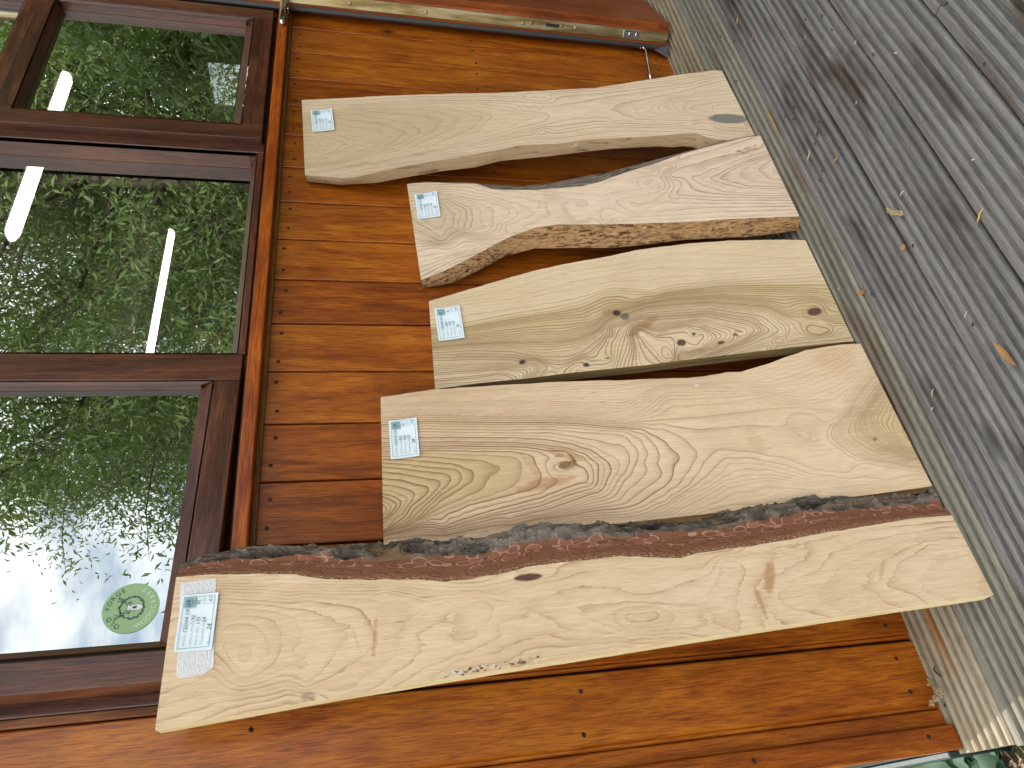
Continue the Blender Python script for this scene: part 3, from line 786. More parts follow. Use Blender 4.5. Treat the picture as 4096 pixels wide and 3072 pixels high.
  R=[(0, [(-80, 1052), (-85, 1034), (-102, 1047)]), (1, [(-64, 1039), (-83, 1021), (-110, 1034)]), (2, [(-69, 1013), (-85, 992), (-117, 1025)]), (3, [(-55, 1008), (-80, 964), (-113, 990)]), (4, [(-42, 991), (-75, 941), (-96, 950), (-132, 1012)]), (5, [(-20, 991), (-56, 914), (-85, 910), (-115, 968)]), (6, [(-5, 991), (-43, 887), (-75, 861), (-112, 924)]), (7, [(17, 991), (-14, 877), (-56, 824), (-102, 879), (-148, 990)]), (8, [(29, 945), (-20, 808), (-58, 792), (-103, 857)]), (9, [(41, 945), (9, 783), (-10, 738), (-47, 754), (-105, 835)]), (10, [(48, 945), (30, 758), (-6, 700), (-49, 717), (-107, 813), (-145, 946)]), (11, [(17, 688), (-10, 639), (-53, 671), (-104, 767)]), (12, [(32, 677), (-4, 619), (-62, 658), (-119, 759)]), (13, [(50, 757), (42, 662), (8, 570), (-16, 513), (-53, 578), (-82, 674), (-118, 768), (-155, 903)]), (15, [(60, 945), (61, 804), (54, 661), (25, 485)]), (15, [(-52, 497), (-90, 629), (-135, 814), (-173, 1011)]), (18, [(80, 1057), (79, 992), (85, 802), (74, 610), (56, 480)]), (18, [(-74, 501), (-108, 631), (-149, 859), (-184, 1032)]), (15, [(24, 547), (16, 499), (33, 399), (53, 295), (75, 137)]), (15, [(-67, 559), (-35, 436), (-34, 353), (-51, 318), (-77, 153)]), (14, [(92, 27), (54, 142), (35, 223), (17, 303), (-5, 322), (-27, 302), (-49, 268), (-66, 150), (-69, 106)]), (12, [(63, 36), (38, 146), (10, 214), (-20, 237), (-38, 207), (-59, 133)]), (10, [(50, 25), (42, 94), (23, 166), (-7, 194), (-33, 166), (-54, 97)]), (8, [(24, 22), (16, 127), (-11, 150), (-27, 149), (-41, 118)]), (6, [(-1, 10), (-5, 72), (-31, 90)]), (4, [(-34, 10), (-33, 65)]), (17, [(68, 541), (77, 340), (96, 131), (122, 18)]), (17, [(-86, 562), (-60, 368), (-85, 180), (-96, 114), (-118, 67), (-127, 1)]), (19, [(80, 539), (103, 232), (135, 14)])]),
}


def tps(P, V, Q, lam=2e-3):
    P = np.array(P, float) / 100; Q = np.asarray(Q, float) / 100; V = np.array(V, float)
    # drop near-duplicates
    keep = []
    for i in range(len(P)):
        if all(np.hypot(*(P[i] - P[j])) > .035 for j in keep): keep.append(i)
    P, V = P[keep], V[keep]
    n = len(P)
    d = np.hypot(P[:, None, 0] - P[None, :, 0], P[:, None, 1] - P[None, :, 1])
    K = np.where(d > 0, d * d * np.log(d + 1e-9), 0) + lam * np.eye(n)
    A = np.zeros((n + 3, n + 3))
    A[:n, :n] = K; A[:n, n] = 1; A[:n, n + 1:] = P; A[n, :n] = 1; A[n + 1:, :n] = P.T
    w = np.linalg.solve(A, np.concatenate([V, np.zeros(3)]))
    out = np.zeros(len(Q))
    for s in range(0, len(Q), 8000):
        q = Q[s:s + 8000]
        d = np.hypot(q[:, None, 0] - P[None, :, 0], q[:, None, 1] - P[None, :, 1])
        out[s:s + 8000] = np.where(d > 0, d * d * np.log(d + 1e-9), 0) @ w[:n] + w[n] + q @ w[n + 1:]
    return out


def interp(curve, z):
    c = np.array(sorted(((b, a) for a, b in curve)), float)
    return np.interp(z, c[:, 0], c[:, 1])


def plank_mat(name, pale, pale2, tintc, line, knotc, strength=.8, wobble=.22, patchy=0.0, fibre=.5, rough=.62, saw=0.0):
    t = NT(name)
    ring = t.attr('ring'); tint = t.attr('tint'); kn = t.attr('knot'); ls = t.attr('ls'); red = t.attr('warm')
    vo = t.coord((1, 1, 1), rand=False)
    wv = t.noise(t.coord((75, 75, 13), rand=False), 1.0, 5, .68)
    rr = t.math('ADD', ring, t.math('MULTIPLY', t.math('SUBTRACT', wv, .5), wobble))
    fr = t.math('FRACT', rr)
    lp = t.ramp(fr, [(0.0, .8), (.03, .10), (.06, 0.0), (.50, .10), (.76, .34), (.90, .85), (.96, 1.0), (1.0, 1.0)])
    gr = t.attr('gr')
    soft = t.math('MULTIPLY', lp, t.math('ADD', t.math('MULTIPLY', gr, 2.2), .42, clamp=True))
    dm = t.math('DIVIDE', t.math('SUBTRACT', 1.0, fr), gr)
    thin = t.ramp(t.math('MULTIPLY', dm, .20), [(0.0, .95), (.20, .8), (.50, .35), (1.0, 0.0)])
    lp = t.math('MAXIMUM', soft, thin)
    # every ring has its own weight
    fl = t.math('FLOOR', rr)
    wn_ = t.n('ShaderNodeTexWhiteNoise', noise_dimensions='1D')
    t.l(fl, wn_.inputs['W'])
    wt = t.math('ADD', t.math('MULTIPLY', wn_.outputs['Value'], .8), .5)
    fib = t.noise(t.coord((560, 560, 36), rand=False), 1.0, 3, .65, .6)
    blo = t.noise(t.coord((9, 9, 3.2), rand=False), 1.0, 4, .55)
    fine = t.noise(t.coord((190, 190, 15), rand=False), 1.0, 4, .65, 1.2)
    col = t.mix(t.ramp(blo, [(.35, 0.0), (.65, 1.0)]), pale, pale2)
    col = t.mix(tint, col, tintc)
    col = t.mix(t.math('MULTIPLY', red, .85), col, (.42, .215, .085))
    s = t.math('MULTIPLY', t.math('MULTIPLY', lp, wt), t.math('MULTIPLY', ls, strength))
    if patchy:
        pn = t.noise(t.coord((26, 26, 9), rand=False), 1.0, 3, .6)
        s = t.math('MULTIPLY', s, t.ramp(pn, [(.5 - .12 * patchy, 1.0 - patchy), (.62, 1.0)]))
    col = t.mix(s, col, line)
    fm = t.math('MULTIPLY', t.math('ADD', t.math('MULTIPLY', fib, .5), t.math('MULTIPLY', fine, .5)), 1.0)
    col = t.mix(t.math('MULTIPLY', t.ramp(fm, [(.36, 1.0), (.54, 0.0)]), fibre * .62), col, tuple(x * .55 for x in pale2))
    col = t.mix(t.math('MULTIPLY', t.ramp(fm, [(.52, 0.0), (.66, 1.0)]), fibre * .5), col, tuple(min(1, x * 1.22) for x in pale))
    # little resin pits and torn fibres
    pit = t.noise(t.coord((230, 230, 30), rand=False), 1.0, 2, .5)
    pm = t.noise(t.coord((7, 7, 4), rand=False), 1.0, 2, .5)
    pits = t.math('MULTIPLY', t.ramp(pit, [(.66, 0.0), (.72, 1.0)]), t.ramp(pm, [(.52, 0.0), (.62, .55)]))
    col = t.mix(pits, col, tuple(x * .55 for x in line))
    kz = t.noise(t.coord((140, 140, 140), rand=False), 1.0, 4, .6)
    kc = t.mix(kz, knotc, tuple(x * .35 for x in knotc))
    col = t.mix(kn, col, kc)
    h = t.math('ADD', t.math('MULTIPLY', fm, .8), t.math('MULTIPLY', s, -.25))
    t.bump(h, .45, .0012)
    t.set(col, rough, spec=.3)
    return t.m


def bark_strip(par, name, d, fr, bk, T, mat, amp, nu, seed, z0, z1, wfreq=(40, 9), out=1, rough_from=0.0, bulge=.004, dz=.0022):
    """the outer skin of a waney edge between the front and the back outline"""
    nz = max(20, int((z1 - z0) / 1000 / dz))
    z = np.linspace(z0, z1, nz)
    xf, xb = interp(fr, z) / 1000, interp(bk, z) / 1000
    zz = z / 1000
    u = np.linspace(0, 1, nu)
    U, Zg = np.meshgrid(u, zz)
    XF, XB = xf[:, None], xb[:, None]
    n1 = fbm(Zg * wfreq[1] * (2.0 if rough_from > 0 else 3.2) + 3, U * (8.0 if rough_from > 0 else 5.0) + Zg * 6, seed, 5, True)
    n2 = fbm(Zg * wfreq[0] * 2, U * 9.0 + 9, seed + 11, 4)
    n3 = fbm(Zg * 4.2, U * 1.2, seed + 23, 2)
    rm = np.clip((U - rough_from) / .16, 0, 1) * np.clip((1.08 - U) / .12, 0, 1) if rough_from > 0 else np.sin(np.pi * U) ** .5
    hgt = (n1 * .62 + n2 * (.30 if rough_from > 0 else .55) - (.32 if rough_from > 0 else .45) + (n3 - .5) * .5)
    if rough_from > 0:
        # the bark breaks into stacked plates
        q = hgt * 7 + fbm(Zg * 60, U * 7, seed + 40, 3) * 1.6
        st_ = np.floor(q) + np.clip((q - np.floor(q)) * 3.5, 0, 1)
        hgt = .35 * hgt + .65 * st_ / 7
    disp = amp * rm * hgt + bulge * np.sin(np.pi * U)
    # direction of the push: outwards, and a little to the front
    X = XF + (XB - XF) * U + out * disp
    Y = T * U - disp * .55
    V = np.stack([X, Y, Zg], -1).reshape(-1, 3)
    idx = np.arange(nz * nu).reshape(nz, nu)
    F = np.stack([idx[:-1, :-1], idx[:-1, 1:], idx[1:, 1:], idx[1:, :-1]], -1).reshape(-1, 4)
    if out < 0: F = F[:, ::-1]
    m = bpy.data.meshes.new(name)
    m.from_pydata(V.tolist(), [], F.tolist())
    set_attr(m, 'u', U.ravel())
    set_attr(m, 'hgt', hgt.ravel())
    set_attr(m, 'rm', rm.ravel())
    o = obj(name, m, mat, par)
    return o


def plank(key, mat, matside, label, name, knots=(), tintf=None, warm=(), lsf=None, open_l=False, open_r=False, nx=None, back_l=None, back_r=None):
    d = BOARDS[key]
    T = d['T']
    ztl, ztr = d['LF'][0][1], d['RF'][0][1]
    step = 2.5
    nz = int(max(ztl, ztr) / step)
    wmax = max(abs(p[0]) for p in d['LF']) + max(abs(p[0]) for p in d['RF'])
    nx = int(wmax / step)
    vv = np.linspace(0, 1, nz)
    uu = np.linspace(0, 1, nx)
    zc = vv * (ztl + ztr) / 2
    jl = (fbm(zc / 22, zc * 0, 3 + len(label), 4) - .5)
    jr = (fbm(zc / 22, zc * 0, 9 + len(label), 4) - .5)
    straight_l = len(d['LF']) < 10
    xl = interp(d['LF'], vv * ztl) + jl * (0.7 if straight_l else 2.6)
    xr = interp(d['RF'], vv * ztr) + jr * 2.4
    U, Vv = np.meshgrid(uu, vv)
    X = xl[:, None] * (1 - U) + xr[:, None] * U
    Z = Vv * (ztl * (1 - U) + ztr * U)
    Q = np.stack([X.ravel(), Z.ravel()], -1)
    P, S = [], []
    for v, pts in d['R']:
        # densify each traced growth ring so that it stays one line
        for i, p in enumerate(pts):
            P.append(p); S.append(v)
            if i + 1 < len(pts):
                q = pts[i + 1]
                n = int(math.hypot(q[0] - p[0], q[1] - p[1]) // 28)
                for k in range(1, n + 1):
                    a = k / (n + 1)
                    P.append((p[0] * (1 - a) + q[0] * a, p[1] * (1 - a) + q[1] * a)); S.append(v)
    ring = tps(P, S, Q)
    x, z = Q[:, 0], Q[:, 1]
    kn = np.zeros(len(Q))
    R2 = ring.reshape(nz, nx)
    gz, gx = np.gradient(R2)
    sxp = np.maximum((xr - xl)[:, None] / (nx - 1), .5)
    szp = max(ztl, ztr) / (nz - 1)
    grd = np.clip(np.hypot(gx / sxp, gz / szp), .012, 1.0).ravel()
    for (kx, kz, ra, rb, ang, st) in knots:
        c, s_ = math.cos(ang), math.sin(ang)
        a = ((x - kx) * c + (z - kz) * s_) / ra
        b = (-(x - kx) * s_ + (z - kz) * c) / rb
        r = np.hypot(a, b)
        r = r * (1 + .16 * (vnoise(x / 9 + 7, z / 14, 5) - .5))
        kn = np.maximum(kn, st * np.clip((1.12 - r) / .22, 0, 1))
        ring = ring + 1.6 * np.exp(-r * r / 5)
    wm = np.zeros(len(Q))
    for (kx, kz, ra, rb, ang, st) in warm:
        c, s_ = math.cos(ang), math.sin(ang)
        r = np.hypot(((x - kx) * c + (z - kz) * s_) / ra, (-(x - kx) * s_ + (z - kz) * c) / rb)
        r = r + .7 * (fbm(x / 3.2 + 3, z / 16, 15, 3) - .5)
        wm = np.maximum(wm, st * np.clip((1.1 - r) / .3, 0, 1))
    tint = np.clip(tintf(x, z, ring), 0, 1) if tintf else np.zeros(len(Q))
    ls = np.clip(lsf(x, z, ring), 0, 1.2) if lsf else np.ones(len(Q))
    ex, ez = Vector(d['ex']), Vector(d['ez'])
    n = ex.cross(ez)
    o_m = Matrix.Identity(4)
    for i in range(3):
        o_m[i][0] = ex[i]; o_m[i][1] = -n[i]; o_m[i][2] = ez[i]; o_m[i][3] = d['P0'][i]
    relief = (fbm(x / 90, z / 200, 40, 3) - .5) * .0012 / 1
    V = np.stack([x / 1000, relief, z / 1000], -1)
    idx = np.arange(nz * nx).reshape(nz, nx)
    F = np.stack([idx[:-1, :-1], idx[:-1, 1:], idx[1:, 1:], idx[1:, :-1]], -1).reshape(-1, 4).tolist()
    # back edge points, one per row on each side
    bl = (interp(d[back_l], vv * ztl) if back_l else xl)
    br = (interp(d[back_r], vv * ztr) if back_r else xr)
    nb = len(V)
    Bk = np.concatenate([np.stack([bl / 1000, np.full(nz, T), vv * ztl / 1000], -1), np.stack([br / 1000, np.full(nz, T), vv * ztr / 1000], -1)])
    V = np.concatenate([V, Bk])
    mats = [0] * len(F)
    for i in range(nz - 1):
        if not open_l: F.append([int(idx[i, 0]), int(idx[i + 1, 0]), nb + i + 1, nb + i]); mats.append(1)
        if not open_r: F.append([int(idx[i, -1]), nb + nz + i, nb + nz + i + 1, int(idx[i + 1, -1])]); mats.append(1)
        F.append([nb + i, nb + i + 1, nb + nz + i + 1, nb + nz + i]); mats.append(1)
    F.append([int(k) for k in idx[0, ::-1]] + [nb, nb + nz]); mats.append(1)
    F.append([int(k) for k in idx[-1]] + [nb + 2 * nz - 1, nb + nz - 1]); mats.append(1)
    m = bpy.data.meshes.new(name)
    m.from_pydata(V.tolist(), [], F)
    ext = lambda a, val: np.concatenate([a, np.full(2 * nz, val)])
    for nm, a in (('ring', np.concatenate([ring, ring.reshape(nz, nx)[:, 0] + .4, ring.reshape(nz, nx)[:, -1] + .4])), ('tint', ext(tint, .1)), ('knot', ext(kn, 0)), ('ls', ext(ls, .5)), ('gr', ext(grd, .2)), ('warm', ext(wm, 0))):
        set_attr(m, nm, a)
    m.polygons.foreach_set('material_index', mats)
    o = obj(name, m, [mat, matside])
    o.matrix_world = o_m
    tag(o, label, 'timber board', 'boards for sale leaning on the workshop wall')
    return o


sm = lambda a, lo, hi: np.clip((a - lo) / (hi - lo), 0, 1)
PALE = (.60, .46, .285); PALE2 = (.52, .385, .225)
M_P1 = plank_mat('plank_butter', (.74, .565, .375), (.68, .505, .32), (.60, .425, .25), (.31, .165, .065), (.13, .035, .03), .95, .8, .7, .6)
M_P2 = plank_mat('plank_cedar_honey', (.74, .56, .375), (.67, .485, .305), (.49, .345, .155), (.18, .080, .024), (.20, .08, .03), 1.0, .22, .1, .6)
M_P3 = plank_mat('plank_cedar_olive', (.73, .575, .39), (.66, .505, .32), (.50, .375, .185), (.20, .115, .040), (.055, .028, .024), 1.0, .14, .1, .5)
M_P4 = plank_mat('plank_cedar_pale', (.75, .595, .44), (.68, .525, .375), (.53, .405, .27), (.20, .115, .05), (.2, .1, .05), .95, .4, .3, .65)
M_P5 = plank_mat('plank_cedar_light', (.75, .59, .415), (.68, .52, .35), (.53, .405, .24), (.21, .125, .055), (.16, .185, .185), .95, .34, .25, .6)


def side_mat(name, a, b, line):
    t = NT(name)
    n = t.noise(t.coord((110, 110, 6), rand=False), 1.0, 4, .6, .5)
    n2 = t.noise(t.coord((20, 20, 20), rand=False), 1.0, 3)
    col = t.mix(n2, a, b)
    col = t.mix(t.ramp(n, [(.38, .8), (.52, 0.0)]), col, line)
    t.bump(n, .4, .001)
    t.set(col, .7, spec=.25)
    return t.m


M_E1 = side_mat('sawn_edge_cream', (.70, .57, .34), (.62, .49, .26), (.50, .37, .18))
M_E2 = side_mat('sawn_edge_tan', (.36, .24, .115), (.28, .18, .08), (.17, .10, .045))
M_E3 = side_mat('sawn_edge_olive', (.30, .215, .10), (.235, .165, .07), (.13, .085, .035))

# plank with bark (the tall one)
p1 = plank('A1', M_P1, M_E1, 'tallest cream board with rough dark bark down one edge', 'live_edge_board',
           knots=[(33, 702, 5, 20, 0, .95), (-94, 1006, 6, 9, 0, .35)],
           warm=[(-4, 341, 27, 8, -.42, .9), (-38, 368, 26, 3.5, .05, .75), (-28, 921, 30, 2.6, -.1, .8), (-30, 945, 22, 2, .3, .35), (-10, 160, 22, 3, -.6, .5), (-87, 740, 5, 60, .05, .35)],
           tintf=lambda x, z, r: .35 * sm(np.sin(r * 1.7), -.2, 1) + .3 * sm(-x, 10, 120),
           lsf=lambda x, z, r: .55 + .5 * vnoise(x / 35, z / 60, 77), open_r=True, back_r='RB')


def bark_mat():
    t = NT('pine_bark')
    u = t.attr('u'); h = t.attr('hgt'); rm = t.attr('rm')
    geo = t.n('ShaderNodeTexCoord')
    sx = t.n('ShaderNodeSeparateXYZ')
    t.l(geo.outputs['Object'], sx.inputs[0])
    cb_ = t.n('ShaderNodeCombineXYZ')
    t.l(t.math('MULTIPLY', u, .055), cb_.inputs[0])
    t.l(t.math('MULTIPLY', sx.outputs[2], .30), cb_.inputs[1])
    vec = cb_.outputs[0]
    # inner bark: red-brown, with pale-rimmed round flakes towards the rough bark
    cell = t.n('ShaderNodeTexVoronoi')
    cell.inputs['Scale'].default_value = 150
    t.l(vec, cell.inputs['Vector'])
    dist = cell.outputs['Distance']
    rim = t.ramp(dist, [(.44, 0.0), (.50, 1.0), (.56, 1.0), (.62, 0.0)])
    ins = t.ramp(dist, [(.54, 1.0), (.60, 0.0)])
    sepc = t.n('ShaderNodeSeparateColor')
    t.l(cell.outputs['Color'], sepc.inputs[0])
    fl_on = t.math('MULTIPLY', t.ramp(t.math('ADD', u, t.math('MULTIPLY', t.math('SUBTRACT', t.noise(vec, 60, 2), .5), .3)), [(.24, 0.0), (.30, 1.0)]), t.ramp(sepc.outputs[0], [(.08, 0.0), (.12, 1.0)]))
    inner = t.mix(t.noise(vec, 300, 4), (.17, .068, .036), (.235, .10, .054))
    flake = t.mix(sepc.outputs[1], (.17, .064, .041), (.30, .125, .080))
    inner = t.mix(t.math('MULTIPLY', fl_on, ins), inner, flake)
    inner = t.mix(t.math('MULTIPLY', t.math('MULTIPLY', fl_on, rim), .8), inner, (.46, .25, .17))
    sp = t.noise(vec, 700, 3, .7)
    nearw = t.math('MULTIPLY', t.ramp(u, [(.02, 1.0), (.13, 0.0)]), t.ramp(sp, [(.5, 0.0), (.62, 1.0)]))
    inner = t.mix(nearw, inner, (.50, .38, .22))
    # rough outer bark
    tc2 = t.coord((1, 1, .30), rand=False)
    n1 = t.noise(tc2, 190, 6, .72, 1.2)
    n2 = t.noise(tc2, 32, 3, .55)
    rough = t.ramp(t.math('ADD', t.math('MULTIPLY', n1, .55), t.math('MULTIPLY', h, .75)), [(.26, (.008, .006, .005)), (.40, (.048, .038, .029)), (.54, (.125, .102, .080)), (.72, (.26, .22, .18))])  # crevice shade put into the colour: lower bark turns near black
    rough = t.mix(t.ramp(n2, [(.60, 0.0), (.66, .85)]), rough, t.mix(n1, (.19, .11, .055), (.30, .19, .11)))
    edge = t.math('ADD', u, t.math('MULTIPLY', t.math('SUBTRACT', n2, .5), .30))
    msk = t.ramp(edge, [(.50, 0.0), (.54, 1.0)])
    col = t.mix(msk, inner, rough)
    t.bump(t.math('ADD', t.math('MULTIPLY', n1, msk), t.math('MULTIPLY', rim, -.15)), 1.0, .007)
    t.set(col, .85, spec=.2)
    return t.m


d1 = BOARDS['A1']
bark_strip(p1, 'bark', d1, d1['RF'], d1['RB'], d1['T'] + .002, bark_mat(), .024, 44, 5, 0.5, min(d1['RF'][0][1], d1['RB'][0][1]) - .5, (46, 11), 1, .46, .005, .0014)

p2 = plank('A2', M_P2, M_E2, 'wide honey-coloured board with bold arched grain and a taped label marked A2', 'live_edge_board',
           knots=[(-33, 602, 7, 13, .1, .8), (-52, 58, 3, 5, .3, .7)],
           warm=[(-62, 640, 11, 46, .12, .75), (-14, 598, 7, 34, -.45, .7), (-28, 267, 26, 14, .1, .22), (26, 782, 2.5, 70, 0, .55), (-25, 662, 30, 5, .5, .35), (120, 60, 30, 40, 0, .22)],
           tintf=lambda x, z, r: .95 * sm(14.5 - r, 0, 2.5) * sm(z, 480, 640) * (0.55 + .45 * np.modf(r)[0]) + .55 * sm(25 - r, 0, 12) * sm(220 - z, 0, 90),
           lsf=lambda x, z, r: np.where(r < 29.5, 1.0, .42) * (.55 + .45 * sm(z, 180, 330)))
p3 = plank('A3', M_P3, M_E3, 'olive-striped board with dark knots and close wavy grain', 'live_edge_board',
           knots=[(-100, 641, 5, 7, .2, .95), (-122, 522, 5, 6, 0, .9), (-7, 439, 7, 8, 0, .95), (-18, 425, 8, 9, .3, .6), (-95, 331, 8, 9, 0, .9), (-77, 302, 4, 4, 0, .9), (-90, 222, 4, 5, 0, .8), (-104, 255, 4, 7, .3, .85), (-54, 50, 9, 15, .15, .85), (-112, 478, 2, 4, 0, .6)],
           warm=[(-46, 396, 9, 42, .55, .85), (-5, 452, 12, 16, .2, .7), (-54, 50, 16, 30, .15, .5), (-70, 362, 6, 14, .5, .4)],
           tintf=lambda x, z, r: np.maximum(.95 * sm(r, 19, 25) * sm(41 - r, 0, 4) * (.45 + .55 * vnoise(r / 3.2, z / 900, 4)), .15 * sm(r, 0, 18)),
           lsf=lambda x, z, r: np.where(r > 41, .28, .95), open_l=False)
p4 = plank('A4', M_P4, M_E2, 'pale waisted board, wide at both ends, with dark flaky bark on one curved edge', 'live_edge_board',
           knots=[], warm=[(15, 520, 42, 20, 0, .22), (-20, 550, 3, 16, 1.4, .3), (-150, 700, 16, 60, .4, .18)],
           tintf=lambda x, z, r: .7 * sm(7 - r, 0, 6) * sm(z, 600, 700) + .35 * sm(5.5 - r, 0, 4) * sm(260 - z, 0, 80),
           lsf=lambda x, z, r: .55 + .45 * sm(300 - z, 0, 100) + .3 * sm(z, 640, 720), open_l=True, back_l='LB', open_r=True, back_r='RB')
p5 = plank('A5', M_P5, M_E2, 'pale board with a blue-grey oval knot at its foot and a smooth tan curved edge', 'live_edge_board',
           knots=[(-63, 44, 19, 47, -.10, .82)], warm=[(-90, 4, 12, 10, 0, .5)],
           tintf=lambda x, z, r: .75 * sm(14 - r, 0, 5) * sm(z, 420, 600) + .2 * sm(14 - r, 0, 6), lsf=lambda x, z, r: .5 + .3 * sm(r, 11, 15), open_l=True, back_l='LB')


def waney_mat(name, a, b, dark, pale, dens=.5, sc=(170, 170, 26)):
    t = NT(name)
    v = t.coord(sc, rand=False)
    n = t.noise(v, 1.0, 5, .65, .7)
    n2 = t.noise(t.coord((18, 18, 9), rand=False), 1.0, 3)
    h = t.attr('hgt')
    col = t.mix(n2, a, b)
    lo = .36 + .09 * dens
    pn = t.noise(t.coord((30, 30, 7), rand=False), 1.0, 3)
    col = t.mix(t.math('MULTIPLY', t.ramp(n, [(lo - .03, 1.0), (lo + .08, 0.0)]), t.ramp(pn, [(.30, .35), (.55, 1.0)])), col, dark)
    col = t.mix(t.math('MULTIPLY', t.ramp(n, [(.60, 0.0), (.70, 1.0)]), t.ramp(pn, [(.5, 0.0), (.62, .8)])), col, pale)
    t.bump(n, .8, .003)
    t.set(col, .8, spec=.2)
    return t.m


M_W4 = waney_mat('flaky_edge', (.42, .25, .11), (.30, .165, .07), (.085, .036, .017), (.58, .47, .34), .9, (210, 210, 46))
M_W4R = waney_mat('grey_bark_edge', (.30, .24, .19), (.20, .155, .12), (.035, .027, .022), (.50, .47, .44), 1.0)
M_W5 = waney_mat('debarked_edge', (.36, .235, .12), (.27, .195, .12), (.14, .075, .03), (.42, .34, .24), .1, (90, 90, 14))
d4, d5 = BOARDS['A4'], BOARDS['A5']
bark_strip(p4, 'waney_edge', d4, d4['LF'], d4['LB'], d4['T'], M_W4, .0055, 22, 31, .5, 821, (60, 22), -1, 0, .003)
bark_strip(p4, 'waney_edge', d4, d4['RF'], d4['RB'], d4['T'], M_W4R, .003, 14, 41, .5, 834, (60, 22), 1, 0, .001)
bark_strip(p5, 'waney_edge', d5, d5['LF'], d5['LB'], d5['T'], M_W5, .0022, 18, 51, .5, 1052, (30, 6), -1, 0, .002)

# pale mould along the square edge of the barked board and two wax dots on the honey-coloured one
def flecks(board, pts, mat, name, seed, n, r):
    r_ = random.Random(seed)
    P_ = []
    for k in range(n):
        a = r_.random()
        i = min(int(a * (len(pts) - 1)), len(pts) - 2)
        f_ = a * (len(pts) - 1) - i
        cx = (pts[i][0] * (1 - f_) + pts[i + 1][0] * f_) / 1000 + r_.gauss(0, .0022)
        cz = (pts[i][1] * (1 - f_) + pts[i + 1][1] * f_) / 1000 + r_.gauss(0, .004)
        q = r * r_.uniform(.5, 1.4)
        m_ = 7
        P_.append(([Vector((cx + q * r_.uniform(.5, 1.1) * math.cos(6.283 * j / m_), -.0013, cz + 1.8 * q * r_.uniform(.5, 1.1) * math.sin(6.283 * j / m_))) for j in range(m_)], [list(range(m_))]))
    return obj(name, mesh(name, *merge(P_)), mat, board)


M_MOULD = plain('pale_mould', (.62, .58, .50), .9)
M_ROT = plain('brown_flecks', (.16, .09, .03), .9)
dl = BOARDS['A1']['LF']
edge_at = lambda z: float(interp(dl, np.array([z]))[0])
ep = [(edge_at(z) + 5.5, z) for z in (700, 740, 790, 830)]
flecks(p1, ep, M_ROT, 'rot_flecks', 3, 34, .0013)
flecks(p1, [(a, b) for a, b in ep], M_MOULD, 'mould_flecks', 4, 26, .0016)
flecks(p2, [(96, 343), (96, 343)], M_MOULD, 'wax_dots', 5, 1, .0030)
flecks(p1, [(18, 400), (14, 430), (20, 480)], M_MOULD, 'resin_flecks', 6, 10, .0012)

# ---------------------------------------------------------------- price labels
M_PAPER = plain('label_paper', (.72, .82, .87), .5, 0, .05, 60)
M_INK = plain('label_ink', (.17, .29, .34), .7, 0, .1)
M_PEN = plain('pen_ink', (.03, .09, .14), .6, 0, .1)
M_STAMP = plain('label_stamp', (.28, .43, .44), .7, 0, .1)
M_STAMP2 = plain('label_stamp_pattern', (.14, .27, .30), .7, 0, .1)


def tape_mat():
    t = NT('sheen_white_tape')
    t.set((.86, .88, .92), .22, spec=.7)  # white sky sheen of the clear tape is put into its colour
    t.p.inputs['Alpha'].default_value = .80
    n = t.noise(t.coord((160, 160, 420), rand=False), 1.0, 4, .7)
    t.bump(n, 1.0, .0025)
    return t.m


M_TAPE = tape_mat()


def ring_part(cx, cz, r0, r1, y, n=24, ph=0, squash=1.0):
    v, f = [], []
    for k in range(n):
        a = 2 * math.pi * k / n + ph
        v += [Vector((cx + r0 * math.cos(a), y, cz + r0 * squash * math.sin(a))), Vector((cx + r1 * math.cos(a), y, cz + r1 * squash * math.sin(a)))]
    for k in range(n):
        k2 = (k + 1) % n
        f.append([2 * k, 2 * k + 1, 2 * k2 + 1, 2 * k2])
    return v, f


def quad_part(x0, x1, z0, z1, y):
    return [Vector((x0, y, z0)), Vector((x1, y, z0)), Vector((x1, y, z1)), Vector((x0, y, z1))], [[0, 1, 2, 3]]


